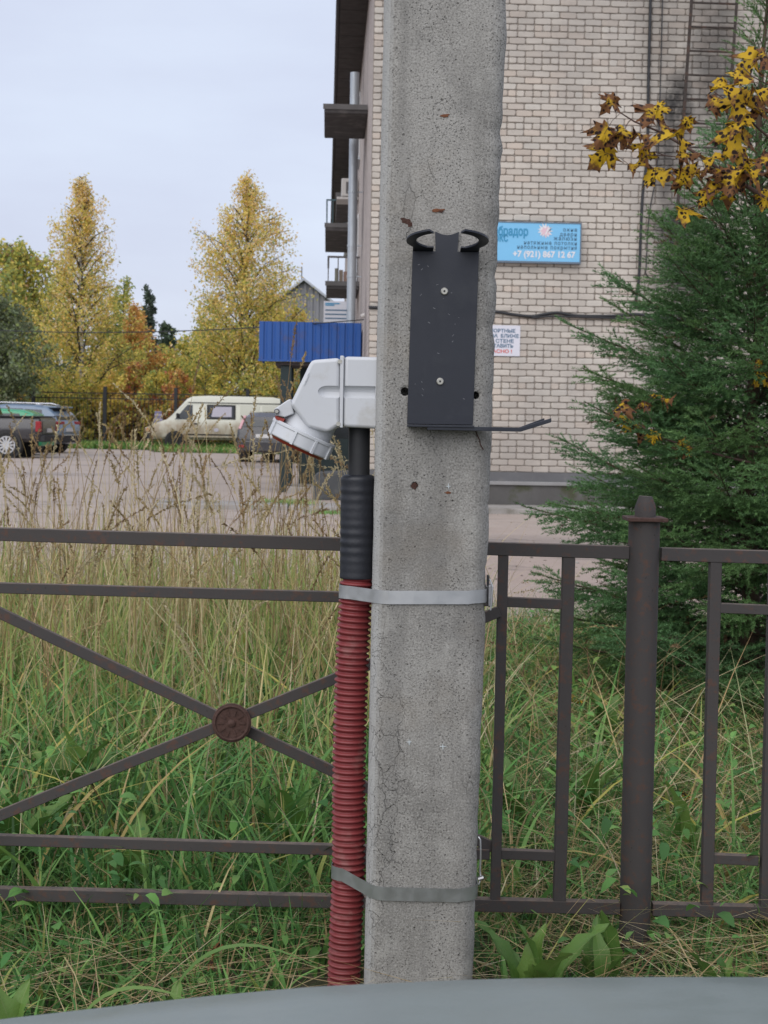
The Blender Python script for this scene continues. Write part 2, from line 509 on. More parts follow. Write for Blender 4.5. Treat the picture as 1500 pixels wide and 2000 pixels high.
while Z0 + 0.1 * n + 0.05 < H_B:
    zc = Z0 + 0.1 * n + 0.05
    hd = (n % 5) == hrow
    L = 0.13 if hd else 0.26
    x = -0.0 + (0 if hd else (0.13 if n % 2 else 0.0)) - (0 if hd or not n % 2 else 0.26)
    while x < 8.6:
        x0, x1 = max(x, 0.0), x + L
        if x1 - x0 > 0.05:
            slots.append(((x0 + x1) / 2, zc, x1 - x0 - 0.013, 'h' if x1 - x0 < 0.2 else 's'))
        x += L
    n += 1
def slot_rank(s):
    u, v = proj(to_world((s[0], 0, s[1])))
    vis = (985 < u < 1245 and 5 < v < 915) and not (960 < u < 1136 and 430 < v < 515) and not (u < 1020 and 630 < v < 700)
    return (0 if vis else 1, abs(u - 1100) * 1.3 + abs(v - 560))
slots.sort(key=slot_rank)
variants = {}
for key, w in (('s', 0.247), ('h', 0.117)):
    variants[key] = []
    for i in range(16):
        V, F = brick_geo(w, 0.087, 0.0038)
        me = bpy.data.meshes.new('brick'); me.from_pydata(V, [], F); me.update()
        a = me.attributes.new('Col', 'FLOAT_COLOR', 'POINT'); c = brick_col()
        for d in a.data: d.color = (*c, 1)
        me.materials.append(M['brick'])
        variants[key].append(me)
single, rest = slots[:300], slots[300:]
for (x, z, w, kd) in single:
    kk = 's' if w > 0.2 else 'h'
    o = bpy.data.objects.new('brick', random.choice(variants[kk]))
    COL.objects.link(o); o.parent = wall
    o.location = (x + random.uniform(-0.003, 0.003), -random.uniform(0, 0.005), z + random.uniform(-0.003, 0.003))
    o.rotation_euler = (0, random.uniform(-0.012, 0.012), 0)
    o.scale = (w / (0.247 if kk == 's' else 0.117), 1, 1)
V_, F_, C_ = [], [], []
Fq = []
for (x, z, w, kd) in rest:
    V, F = brick_geo(w, 0.087, 0.0038)
    c = brick_col(); n0 = len(V_); dx = random.uniform(-.003, .003); dy = -random.uniform(0, .005); dz = random.uniform(-.003, .003)
    V_ += [(a + x + dx, b + dy, cc + z + dz) for a, b, cc in V]
    F_ += [tuple(i + n0 for i in f) for f in F]
    C_ += [(*c, 1)] * len(V)
me = bpy.data.meshes.new('brick_field'); me.from_pydata(V_, [], F_); me.update()
a = me.attributes.new('Col', 'FLOAT_COLOR', 'POINT'); a.data.foreach_set('color', np.array(C_, np.float32).ravel())
tag(link('brick_field', me, M['brick'], wall), kind='stuff')

# ---- balconies, downpipe, windows of the long side
def lx(u, v, ly): return float(PL(u, v, ly)[0])
def lz(u, v, ly): return float(PL(u, v, ly)[2])
def balcony(ly0, ly1, xl, zt, th, railing=None, label=None, rough=True):
    s = MB().box((xl, ly0, zt - th), (-0.003, ly1, zt)).build('balcony', M['slab'], building, world=False, bevel=0.02, label=label)
    MB().box((xl - 0.02, ly0 - 0.02, zt - th * 0.5), (-0.004, ly0 - 0.001, zt + 0.02)).build('slab_edge', M['slab_edge'], s, world=False)
    if railing:
        h, mat, n_ = railing
        for i in range(n_):
            t = i / (n_ - 1)
            MB().bar((xl + 0.04 + (-xl - 0.08) * t, ly0 + 0.05, zt), (xl + 0.04 + (-xl - 0.08) * t, ly0 + 0.05, zt + h), 0.022, 0.022).build('baluster', mat, s, world=False)
        m_ = max(4, int((ly1 - ly0) / 0.35))
        for i in range(1, m_ + 1):
            yy = ly0 + 0.05 + (ly1 - ly0 - 0.1) * i / m_
            MB().bar((xl + 0.04, yy, zt), (xl + 0.04, yy, zt + h), 0.022, 0.022).build('baluster', mat, s, world=False)
        r = MB()
        r.bar((xl + 0.04, ly0 + 0.05, zt + h), (0, ly0 + 0.05, zt + h), 0.04, 0.04)
        r.bar((xl + 0.04, ly0 + 0.05, zt + h), (xl + 0.04, ly1 - 0.05, zt + h + 0.001), 0.04, 0.041, side=(1, 0, 0))
        r.build('handrail', mat, s, world=False)
    return s
b1z = lz(675, 206, 3.0)
balcony(3.0, 5.4, lx(633, 235, 3.0), b1z, 0.14, None, 'dark balcony slab nearest the corner seen from below')
b2y = 19.3
b2 = balcony(b2y, b2y + 5.6, lx(635, 450, b2y), lz(655, 437, b2y), 0.2, (0.66, M['teal_rail'], 5))
b3y = 7.9
b3 = balcony(b3y, b3y + 2.4, lx(637, 555, b3y), lz(655, 551, b3y), 0.15, (0.52, M['slab_edge'], 4))
for q in range(3):
    MB().box((lx(652, 540, b3y) + 0.02 + q * 0.09, b3y + 0.2, lz(655, 549, b3y)), (lx(652, 540, b3y) + 0.1 + q * 0.09, b3y + 0.5, lz(655, 522 + q * 3, b3y))).build('box', plain('balcony_clutter', (0.2 + 0.05 * q, 0.2, 0.16), 0.8), b3, world=False)
sh = 12.6
balcony(sh, sh + 3.4, lx(657, 395, sh), lz(668, 378, sh), 0.25, None)
DY = 5.75; dpx = lx(689, 400, DY); dpz = lz(694, 142, DY)
dp = MB().tube([(dpx, DY, 2.2), (dpx, DY, dpz)], 0.086, 14).build('downpipe', M['galv'], building, smooth='split', world=False)
for vz in (255, 375, 480, 540):
    zc = lz(690, vz, DY)
    MB().tube([(dpx, DY, zc - 0.02), (dpx, DY, zc + 0.02)], 0.095, 14).build('collar', M['galv'], dp, smooth='split', world=False)
    MB().bar((dpx, DY, zc), (-0.01, DY, zc), 0.02, 0.02).build('bracket', M['galv'], dp, world=False)
for fy in (9.5, 13.8, 22.0, 28.0):
    for fz in (1.6, 4.4, 7.0):
        w_ = MB().box((-0.03, fy, fz), (-0.002, fy + 1.3, fz + 1.4)).build('window', M['white_frame'], building, world=False)
        for q in (0, 1):
            MB().box((-0.036, fy + 0.08 + q * 0.6, fz + 0.08), (-0.031, fy + 0.6 + q * 0.6, fz + 1.32)).build('pane', M['glass'], w_, world=False)
        MB().box((-0.12, fy - 0.05, fz - 0.05), (-0.002, fy + 1.35, fz - 0.005)).build('sill', M['galv'], w_, world=False)

ac = thing('air_conditioner', 'pale boxy air conditioner unit high on the side wall behind the downpipe', 'air conditioner', tuple(to_world((0, 10.2, lz(675, 385, 10.2)))), YAW)
zb_ = lz(675, 383, 10.2); xa, xb = lx(667, 365, 10.2), lx(700, 365, 10.2)
zz = lz(675, 346, 10.2) - zb_
MB().box((xa, 0, 0.02), (xb, 0.75, zz)).build('casing', M['ac_white'], ac, world=False, bevel=0.02)
MB().box((xa + 0.1, -0.012, 0.08), (xb - 0.08, -0.002, zz - 0.08)).build('grille', M['slab_edge'], ac, world=False)
MB().box((xa - 0.1, -0.05, -0.05), (xb, 0.8, -0.002)).build('shelf', M['ac_white'], ac, world=False)

# concrete apron in front of the building
ap = []
ap_o = MB()
for i in range(8):
    x0 = -3.2 + i * 2.02
    a_, b_ = to_world((x0, -1.15 + random.uniform(-.03, .03), 0)), to_world((x0 + 2.0, -0.1, 0))
    ap_o = MB().box((x0, -1.15 + random.uniform(-.05, .05), -0.05), (x0 + 2.0, -0.135, 0.085 + random.uniform(-.012, .012)))
    ap.append(ap_o)
apr = bpy.data.objects.new('pavement', None); COL.objects.link(apr); apr.location = (BX, BY, 0); apr.rotation_euler = (0, 0, YAW); tag(apr, kind='structure'); ORG[apr] = np.array([BX, BY, 0])
for q in ap: q.build('slab', M['apron'], apr, world=False, bevel=0.015)

# ------------------------------------------------------------------ things fixed to the building
def text_mesh(s, size, align='LEFT', bold=0.0, spacing=1.0):
    cu = bpy.data.curves.new('t', 'FONT'); cu.body = s; cu.size = size; cu.align_x = align; cu.resolution_u = 3
    cu.offset = bold; cu.extrude = 0.0; cu.space_character = spacing
    o = bpy.data.objects.new('t', cu); COL.objects.link(o)
    dg = bpy.context.evaluated_depsgraph_get(); dg.update()
    me = bpy.data.meshes.new_from_object(o.evaluated_get(dg))
    bpy.data.objects.remove(o); bpy.data.curves.remove(cu)
    me.name = 'lettering'; me.materials.clear()
    return me
def put_text(s, size, x, z, y, mat, parent, align='LEFT', bold=0.0, fit=None, spacing=1.0):
    """text in the local xz plane of parent, facing -y; fit = target width"""
    me = text_mesh(s, size, align, bold, spacing)
    co = np.zeros(len(me.vertices) * 3, np.float32); me.vertices.foreach_get('co', co); co = co.reshape(-1, 3)
    w = co[:, 0].max() - co[:, 0].min()
    sx = fit / w if fit else 1.0
    co = np.stack([co[:, 0] * sx, np.zeros(len(co)), co[:, 1]], 1).astype(np.float32)
    me.vertices.foreach_set('co', co.ravel()); me.update()
    o = link('lettering', me, mat, parent); o.location = (x, y, z); return o

M['sign_blue'] = plain('sign_blue', (0.20, 0.52, 0.80), 0.35, var=0.05, scale=3, bump=0, spec=0.5)
M['sign_edge'] = plain('sign_edge', (0.13, 0.17, 0.22), 0.5)
M['txt_blue'] = plain('print_blue', (0.04, 0.27, 0.48), 0.5, bump=0, var=0.03)
M['txt_navy'] = plain('print_navy', (0.05, 0.13, 0.22), 0.5, bump=0, var=0.03)
M['txt_white'] = plain('print_white', (0.75, 0.74, 0.76), 0.5, bump=0, var=0.03)
M['txt_pink'] = plain('print_pink', (0.72, 0.52, 0.58), 0.5, bump=0, var=0.05)
M['txt_red'] = plain('print_red', (0.62, 0.10, 0.08), 0.5, bump=0, var=0.03)
M['paper'] = plain('sign_white', (0.66, 0.66, 0.72), 0.45, var=0.04, bump=0.02)

p0 = PL(862, 432, -0.12); p1 = PL(1132, 512, -0.12)
sw, sh_ = p1[0] - p0[0], PL(1132, 438, -0.12)[2] - p1[2]
wp = to_world((p0[0], -0.12, p1[2]))
sg = thing('shop_sign', 'light blue shop sign with phone number fixed to the brick wall', 'sign', tuple(wp), YAW)
MB().box((0, 0, 0), (sw, 0.1, sh_)).build('panel', M['sign_blue'], sg, world=False)
fr = MB(); fr.box((-.02, -.006, -.03), (sw + .02, .105, -.002)); fr.box((-.02, -.006, sh_ + .002), (sw + .02, .105, sh_ + .02)); fr.box((-.02, -.006, -.001), (-.002, .105, sh_)); fr.box((sw + .002, -.006, -.001), (sw + .02, .105, sh_))
fr.build('frame', M['sign_edge'], sg, world=False)
def sx_(u): return PL(u, 470, -0.12)[0] - p0[0]
def sz_(u, v): return PL(u, v, -0.12)[2] - p1[2]
put_text('Лабрадор', 0.19, sx_(951), sz_(990, 459.5), -0.004, M['txt_blue'], sg, bold=0.006, fit=sx_(1031) - sx_(951))
put_text('Люкс', 0.19, sx_(949), sz_(960, 471), -0.004, M['txt_blue'], sg, bold=0.005, fit=sx_(992) - sx_(949))
for s_, u0, v0 in (('окна', 1099, 452), ('двери', 1093, 461), ('жалюзи', 1081, 469), ('натяжные потолки', 1023, 477), ('напольные покрытия', 1010, 485.5)):
    put_text(s_, 0.085, sx_(u0), sz_(u0, v0), -0.004, M['txt_navy'], sg, bold=0.001, fit=sx_(1126) - sx_(u0), spacing=1.25)
put_text('+7 (921) 867 12 67', 0.13, sx_(1002), sz_(1002, 501), -0.004, M['txt_white'], sg, bold=0.004, fit=sx_(1124) - sx_(1002))
# the pale splash emblem
def star(cx, cz, r0, r1, n_, mat, y, ph=0.0):
    vs = [(cx, y, cz)]
    for i in range(n_ * 2):
        a = ph + math.pi * i / n_; r = (r0 if i % 2 else r1) * random.uniform(0.8, 1.1)
        vs.append((cx + r * math.cos(a), y, cz + r * math.sin(a)))
    fs = [(0, 1 + i, 1 + (i + 1) % (2 * n_)) for i in range(2 * n_)]
    MB().add(vs, fs).build('emblem', mat, sg, world=False)
ecx, ecz = sx_(1064), sz_(1064, 451)
star(ecx, ecz, 0.075, 0.12, 13, M['txt_white'], -0.003)
star(ecx + 0.005, ecz - 0.01, 0.05, 0.09, 7, M['txt_pink'], -0.005, 0.3)
MB().add([(ecx - .005, -.007, ecz - .06), (ecx + .02, -.007, ecz - .06), (ecx + .075, -.007, ecz + .06), (ecx + .045, -.007, ecz + .055)], [(0, 1, 2, 3)]).build('emblem', M['txt_white'], sg, world=False)
MB().add([(ecx + .03, -.008, ecz - .02), (ecx + .06, -.008, ecz), (ecx + .095, -.008, ecz + .06), (ecx + .085, -.008, ecz + .005)], [(0, 1, 2, 3)]).build('emblem', M['txt_navy'], sg, world=False)

q0 = PL(912, 634, -0.03); q1 = PL(1015, 696, -0.03)
nw, nh = q1[0] - q0[0], PL(1015, 636, -0.03)[2] - q1[2]
ns = thing('notice_board', 'small white notice with blue and red lettering on the brick wall', 'sign', tuple(to_world((q0[0], -0.035, q1[2]))), YAW)
MB().box((0, 0, 0), (nw, 0.012, nh)).build('panel', M['paper'], ns, world=False)
def nx_(u): return PL(u, 660, -0.03)[0] - q0[0]
def nz_(v): return PL(990, v, -0.03)[2] - q1[2]
for s_, u0, u1, v0, mt in (('ТРАНСПОРТНЫЕ', 921, 1006, 649.5, 'txt_navy'), ('СРЕДСТВА  БЛИЖЕ', 918, 1013, 659.5, 'txt_navy'), ('3 М  К  СТЕНЕ', 930, 1003, 669.5, 'txt_navy'), ('НЕ  СТАВИТЬ', 938, 1002, 679, 'txt_navy'), ('ОПАСНО !', 945, 1000, 689.5, 'txt_red')):
    put_text(s_, 0.075, nx_(u0), nz_(v0), -0.003, M[mt], ns, bold=0.002, fit=nx_(u1) - nx_(u0))

M['black_cable'] = plain('black_cable', (0.02, 0.021, 0.024), 0.55, bump=0.05)
def wcable(name, label, pts, r, off=-0.05):
    w3 = []
    for (u, v) in pts:
        l = PL(u, v, off); w3.append(to_world((l[0], off, l[2])))
    # smooth
    sm = []
    for i in range(len(w3) - 1):
        p_, a_, b_, n_ = w3[max(i - 1, 0)], w3[i], w3[i + 1], w3[min(i + 2, len(w3) - 1)]
        for t in np.linspace(0, 1, 5, endpoint=False):
            sm.append(0.5 * ((2 * a_) + (-p_ + b_) * t + (2 * p_ - 5 * a_ + 4 * b_ - n_) * t * t + (-p_ + 3 * a_ - 3 * b_ + n_) * t ** 3))
    sm.append(w3[-1])
    o = MB().tube(sm, r, 8).build(name, M['black_cable'], None, smooth=True)
    tag(o, label, 'cable'); return o
wcable('wall_cable', 'thick black cable running down the brick wall left of the ladder', [(1272, -60), (1269, 60), (1266, 180), (1264, 300), (1256, 370), (1252, 440), (1248, 540), (1240, 600)], 0.022)
wcable('wall_cable', 'thin black wire running down the wall between thick cable and ladder', [(1295, -60), (1292, 80), (1288, 220), (1283, 330), (1268, 420), (1262, 520), (1262, 535), (1275, 545), (1320, 548)], 0.009)
wcable('wall_cable', 'black cable sagging sideways across the brick wall above the white notice', [(720, 600), (800, 604), (900, 606), (968, 609), (1000, 614), (1038, 618), (1062, 614), (1090, 611), (1130, 617), (1200, 617), (1245, 614), (1300, 622), (1420, 626)], 0.024)
wcable('wall_cable', 'black cable looping below the sagging cable on the brick wall', [(1038, 621), (1075, 618), (1120, 619), (1180, 621), (1240, 624), (1300, 630)], 0.014, -0.07)

M['rust_iron'] = plain('rusty_ladder', (0.045, 0.035, 0.03), 0.85, var=0.4, scale=6, bump=0.3, dirt=(0.13, 0.06, 0.035), dirt_amt=0.5)
def wpt(u, v, off=-0.16):
    l = PL(u, v, off); return Vector(to_world((l[0], off, l[2])))
la = thing('wall_ladder', 'rusty iron ladder fixed to the sooty brick wall', 'ladder', tuple(to_world((PL(1300, 700, -0.16)[0], -0.16, 0))))
MB().bar(wpt(1357, -90), wpt(1313, 560), 0.045, 0.03).build('side_rail', M['rust_iron'], la)
MB().bar(wpt(1446, -90), wpt(1399, 560), 0.04, 0.03).build('side_rail', M['rust_iron'], la)
for i in range(-2, 12):
    v = 5 + 47 * i
    t = (v + 90) / 650.0
    MB().tube([wpt(1357 - 44 * t, v), wpt(1446 - 47 * t, v + 3)], 0.017, 6).build('rung', M['rust_iron'], la)

# ------------------------------------------------------------------ blue entrance canopy, vestibule, kerb block, banner
M['blue_sheet'] = plain('blue_profiled_sheet', (0.014, 0.085, 0.33), 0.4, var=0.12, scale=2, bump=0.03, dirt=(0.10, 0.06, 0.05), dirt_amt=0.45, dscale=2.0)
M['dark_green'] = plain('dark_green_metal', (0.012, 0.028, 0.03), 0.5, var=0.2, scale=3, bump=0.05)
M['soffit'] = plain('canopy_soffit', (0.05, 0.04, 0.038), 0.8)
cy = 4.3
cxl = lx(506, 665, cy); cxr = -0.02
cz1 = lz(600, 629, cy); cz0 = lz(600, 703, cy)
can = thing('entrance_canopy', 'blue corrugated metal canopy on dark posts at the side entrance', 'canopy', tuple(to_world((cxl, cy, 0))), YAW)
def corr(x0, x1, z0, z1, pitch, depth, axis='x', y0=0.0):
    pts = []; x = x0
    while x < x1 - 1e-6:
        for f, d in ((0.0, 0), (0.55, 0), (0.63, 1), (0.92, 1)):
            if x + f * pitch <= x1: pts.append((x + f * pitch, d * depth))
        x += pitch
    pts.append((x1, 0))
    m_ = MB(); n_ = len(pts)
    vs = []
    for z in (z0, z1):
        for (a, b) in pts: vs.append((a, y0 + b, z) if axis == 'x' else (y0 + b, a, z))
    m_.add(vs, [(i, i + 1, n_ + i + 1, n_ + i) for i in range(n_ - 1)])
    return m_
Wc = cxr - cxl
def solid(o, t=0.002):
    m_ = o.modifiers.new('thick', 'SOLIDIFY'); m_.thickness = t; m_.offset = 0; return o
solid(corr(0, Wc, cz0, cz1, 0.148, 0.022).build('fascia', M['blue_sheet'], can, world=False, fix=False))
solid(corr(0.02, 2.2, cz0, cz1, 0.148, 0.022, 'y', 0.0).build('fascia', M['blue_sheet'], can, world=False, fix=False))
MB().box((-0.015, -0.012, cz0 - 0.035), (Wc, 0.05, cz0 - 0.001)).build('trim', M['blue_sheet'], can, world=False)
MB().box((0.03, 0.06, cz1 - 0.14), (Wc, 2.2, cz1 - 0.1)).build('roof', M['roofing'], can, world=False)
MB().box((0.3, 0.06, cz0 - 0.1), (Wc, 2.1, cz0 - 0.04)).build('soffit', M['soffit'], can, world=False)
pxl = lx(547, 800, cy + 0.15) - cxl; pxr = lx(569, 800, cy + 0.15) - cxl
MB().box((pxl, 0.12, 0), (pxr, 0.32, cz0 - 0.1)).build('post', M['dark_green'], can, world=False, bevel=0.01)
MB().box((pxl, 1.7, 0), (pxr, 1.9, cz0 - 0.1)).build('post', M['dark_green'], can, world=False, bevel=0.01)
ve = thing('entrance_vestibule', 'dark green metal vestibule with glazed door under the blue canopy', 'vestibule', tuple(to_world((lx(585, 800, 5.6), 5.6, 0))), YAW)
vw = -0.03 - lx(585, 800, 5.6)
MB().box((0, 0.0, 0), (vw, 1.9, 2.45)).build('wall', M['dark_green'], ve, world=False, bevel=0.01)
vd = MB().box((0.25, -0.05, 0.05), (1.2, -0.002, 2.15)).build('door', M['dark_green'], ve, world=False, bevel=0.008)
MB().box((0.34, -0.06, 1.0), (1.11, -0.051, 2.05)).build('pane', M['glass'], vd, world=False)
MB().bar((0.42, -0.1, 0.8), (0.42, -0.1, 1.1), 0.02, 0.02).build('handle', M['galv'], vd, world=False)
for zz in (0.35, 0.7):
    MB().box((0.30, -0.058, zz), (1.15, -0.051, zz + 0.02)).build('batten', M['dark_green'], vd, world=False)
MB().box((-0.2, -1.6, -0.02), (vw + 0.02, -0.06, 0.12)).build('step', M['apron'], ve, world=False, bevel=0.015)

M['kerb_grey'] = plain('dark_grey_block', (0.075, 0.08, 0.085), 0.85, var=0.25, scale=5, bump=0.5, dirt=(0.16, 0.16, 0.15), dirt_amt=0.4)
kb = P(612, 975, 26.0); kb2 = P(720, 975, 26.0)
kz = P(640, 922, 26.0)[2]
poly = [(kb[0], 0)] + [(kb[0] + 0.0, kz * 0.6)] + [(kb[0] + 0.12 - 0.12 * math.cos(a), kz - 0.12 + 0.12 * math.sin(a)) for a in np.linspace(0.2, math.pi / 2, 5)] + [(kb2[0], kz + 0.04), (kb2[0], 0)]
ko = MB().prism(poly, 25.9, 26.5).build('concrete_block', M['kerb_grey'], None, bevel=0.03)
tag(ko, 'dark grey rounded block standing beside the canopy entrance', 'block')

M['banner'] = plain('banner_white', (0.62, 0.62, 0.66), 0.6, var=0.05, bump=0.05)
by_ = 5.9
ba0, ba1 = PL(632, 628, by_), PL(684, 589, by_)
bn = thing('banner', 'white printed banner hung on the balcony above the blue canopy', 'banner', tuple(to_world((ba0[0], by_, ba0[2]))), YAW)
bw, bh = ba1[0] - ba0[0], ba1[2] - ba0[2]
MB().box((0, 0, -0.25), (bw, 0.015, bh)).build('cloth', M['banner'], bn, world=False)
for (x0, x1, z, mt) in ((0.05, 0.6, 0.86, 'txt_blue'), (0.05, 0.4, 0.78, 'txt_blue'), (0.05, 0.92, 0.54, 'txt_navy'), (0.05, 0.9, 0.34, 'txt_navy'), (0.05, 0.93, 0.14, 'txt_navy')):
    MB().box((x0 * bw, -0.006, z * bh), (x1 * bw, -0.002, z * bh + 0.022)).build('print_line', M[mt], bn, world=False)

# security camera on the corner
sc_ = thing('security_camera', 'small white camera on a bracket beside the canopy end', 'camera', tuple(to_world((lx(706, 620, 3.2), 3.2, lz(706, 618, 3.2)))), YAW)
MB().tube([(0, 0, 0), (0.13, -0.04, 0.05)], 0.04, 10).build('body', M['ac_white'], sc_, smooth='split', world=False)
MB().tube([(0.1, 0, 0.03), (-lx(706, 620, 3.2), 0.0, 0.06)], 0.015, 6).build('bracket', M['ac_white'], sc_, world=False)

# ------------------------------------------------------------------ concrete pole
def concrete_mat():
    k = NT('cast_concrete'); v = k.coord()
    big = k.noise(k.coord(scale=(1, 1, 0.45)), 5.5, 6, 0.62)
    mid = k.noise(v, 26, 6, 0.7)
    fine = k.noise(v, 230, 3, 0.6)
    grain = k.noise(v, 520, 2, 0.5)
    c = k.mix(k.ramp(big, 0.3, 0.7), (0.235, 0.226, 0.208), (0.35, 0.338, 0.315))
    c = k.mix(k.math('MULTIPLY', k.ramp(mid, 0.42, 0.7), 0.5), c, (0.39, 0.378, 0.352))
    c = k.mix(k.math('MULTIPLY', k.ramp(fine, 0.5, 0.70), 0.6), c, (0.48, 0.466, 0.436))
    c = k.mix(k.math('MULTIPLY', k.ramp(fine, 0.49, 0.34), 0.62), c, (0.12, 0.115, 0.106))
    # small air pits, thicker in some places than in others
    pit = k.ramp(k.vor(v, 150), 0.26, 0.15)
    where = k.ramp(k.noise(k.coord(scale=(1, 1, 0.45), loc=(3, 1, 2)), 9, 6, 0.7), 0.40, 0.66)
    pit1 = k.math('MULTIPLY', pit, where)
    pit2 = k.math('MULTIPLY', k.ramp(k.vor(v, 62), 0.17, 0.11), k.ramp(k.noise(v, 45, 2), 0.52, 0.6))
    pits = k.math('MAXIMUM', pit1, pit2)
    # hairline crazing
    dv = k.node('ShaderNodeVectorMath'); dv.operation = 'ADD'
    nn = k.node('ShaderNodeTexNoise'); nn.inputs['Scale'].default_value = 22; k.link(v, nn.inputs['Vector'])
    sc2 = k.node('ShaderNodeVectorMath'); sc2.operation = 'SCALE'; sc2.inputs['Scale'].default_value = 0.05
    k.link(nn.outputs['Color'], sc2.inputs[0]); k.link(v, dv.inputs[0]); k.link(sc2.outputs[0], dv.inputs[1])
    mp_ = k.node('ShaderNodeMapping'); mp_.inputs['Scale'].default_value = (1, 1, 0.55); k.link(dv.outputs[0], mp_.inputs[0])
    cr_ = k.ramp(k.vor(mp_.outputs[0], 30, 'DISTANCE_TO_EDGE'), 0.018, 0.004)
    cmask = k.ramp(k.noise(k.coord(scale=(1, 1, 0.3), loc=(7, 0, 1)), 7, 4, 0.6), 0.56, 0.68)
    crack = k.math('MULTIPLY', cr_, cmask)
    c = k.mix(k.math('MULTIPLY', pits, 0.55), c, (0.05, 0.047, 0.043))
    c = k.mix(k.math('MULTIPLY', crack, 0.45), c, (0.07, 0.066, 0.06))
    # rain streaks and damp patches
    st_ = k.ramp(k.noise(k.coord(scale=(1, 1, 0.07)), 16, 5, 0.6), 0.46, 0.68)
    c = k.mix(k.math('MULTIPLY', st_, 0.38), c, (0.17, 0.165, 0.155))
    c = k.mix(k.math('MULTIPLY', k.ramp(k.noise(k.coord(scale=(1, 1, 0.6), loc=(5, 2, 9)), 4.2, 6, 0.65), 0.5, 0.64), 0.42), c, (0.155, 0.152, 0.145))
    c = k.mix(k.math('MULTIPLY', k.ramp(k.noise(k.coord(loc=(1, 8, 4)), 9, 5, 0.6), 0.55, 0.68), 0.4), c, (0.43, 0.42, 0.39))
    # surfaces facing left are blended towards a paler, more even grey
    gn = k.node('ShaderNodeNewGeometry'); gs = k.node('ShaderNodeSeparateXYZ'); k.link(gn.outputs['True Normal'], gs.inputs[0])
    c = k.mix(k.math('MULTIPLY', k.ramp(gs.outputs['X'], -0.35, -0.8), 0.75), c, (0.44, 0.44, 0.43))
    # faint ochre tint in patches
    c = k.mix(k.math('MULTIPLY', k.ramp(k.noise(v, 3.1, 4), 0.52, 0.72), 0.3), c, (0.25, 0.20, 0.14))
    h = k.math('SUBTRACT', k.math('ADD', k.math('MULTIPLY', fine, 0.5), k.math('MULTIPLY', grain, 0.35)), k.math('ADD', k.math('MULTIPLY', pits, 1.5), k.math('MULTIPLY', crack, 1.2)))
    return k.done(c, 0.93, 0, k.bump(h, 0.85, 0.004), 0.25)
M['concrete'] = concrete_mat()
YF = 3.40                       # front face of the pole
YB = 3.63
def edge_x(u0, v0, u1, v1, Y):
    a, b = P(u0, v0, Y), P(u1, v1, Y)
    return lambda z: a[0] + (b[0] - a[0]) * (z - a[2]) / (b[2] - a[2])
eL = edge_x(750, 0, 711, 1905, YF + 0.05); eR = edge_x(989, 0, 923, 1905, YF + 0.05)
_nz = [(random.uniform(0, 6.28), random.uniform(5, 60), random.uniform(0.0001, 0.0004)) for _ in range(14)]
def wob(z, s): return sum(a * math.sin(f * z + p * (s + 1)) for p, f, a in _nz)
chips = [(random.uniform(0.2, 2.5), random.uniform(0.006, 0.022), random.uniform(0.001, 0.0032)) for _ in range(34)] + [(2.24, 0.03, -0.003), (2.0, 0.018, -0.003), (1.72, 0.015, 0.006), (1.60, 0.02, 0.006)]
zs = np.concatenate([np.arange(-0.25, 2.7, 0.012), np.arange(2.7, 7.0, 0.3)])
sect = []
NP = 0
Vp = []
for z in zs:
    zz = min(z, 3.2)
    l, r = eL(zz), eR(zz)
    cx_, hw = (l + r) / 2, (r - l) / 2
    cy_, hd = (YF + YB) / 2, (YB - YF) / 2
    ch = sum(-d * math.exp(-((z - zc) / w_) ** 2) for zc, w_, d in chips)
    rc = 0.040
    ring = []
    corners = ((1, -1), (1, 1), (-1, 1), (-1, -1))
    for (sx, sy) in corners:
        a0 = {(1, -1): -90, (1, 1): 0, (-1, 1): 90, (-1, -1): 180}[(sx, sy)]
        for i in range(8):
            a = math.radians(a0 + 90 * i / 7)
            x = cx_ + sx * (hw - rc) + rc * math.cos(a); y = cy_ + sy * (hd - rc) + rc * math.sin(a)
            if sx > 0 and sy < 0: x += ch * (0.3 + 0.7 * math.cos(a)) ; y -= 0.4 * ch * abs(math.sin(a))
            x += wob(z, i * 0.3) * (1 if sx > 0 else 0.35); y += wob(z + 3, i * 0.2) * 0.6
            ring.append((x, y, z))
        if (sx, sy) == (-1, -1):        # across the front face
            xa_, xb_ = ring[-1][0], ring[0][0]
            for i in range(1, 16):
                xx = xa_ + (xb_ - xa_) * i / 16
                ring.append((xx, YF + 0.0005 * math.sin(37 * xx + 9 * z) * math.sin(11 * z + 20 * xx), z))
    NP = len(ring)
    Vp += ring
Fp = []
for i in range(len(zs) - 1):
    for k_ in range(NP):
        a = i * NP + k_; b = i * NP + (k_ + 1) % NP
        Fp.append((a, b, b + NP, a + NP))
top_cap = tuple((len(zs) - 1) * NP + i for i in range(NP))
pb = P(820, 1930, 3.5)
pole = thing('concrete_pole', 'tall grey concrete utility pole in front of the fence', 'pole', (float(pb[0]), 3.5, 0.0))
mpole = MB(); mpole.add(Vp, Fp + [top_cap, tuple(range(NP))[::-1]])
shaft = mpole.build('shaft', M['concrete'], pole, smooth=True)
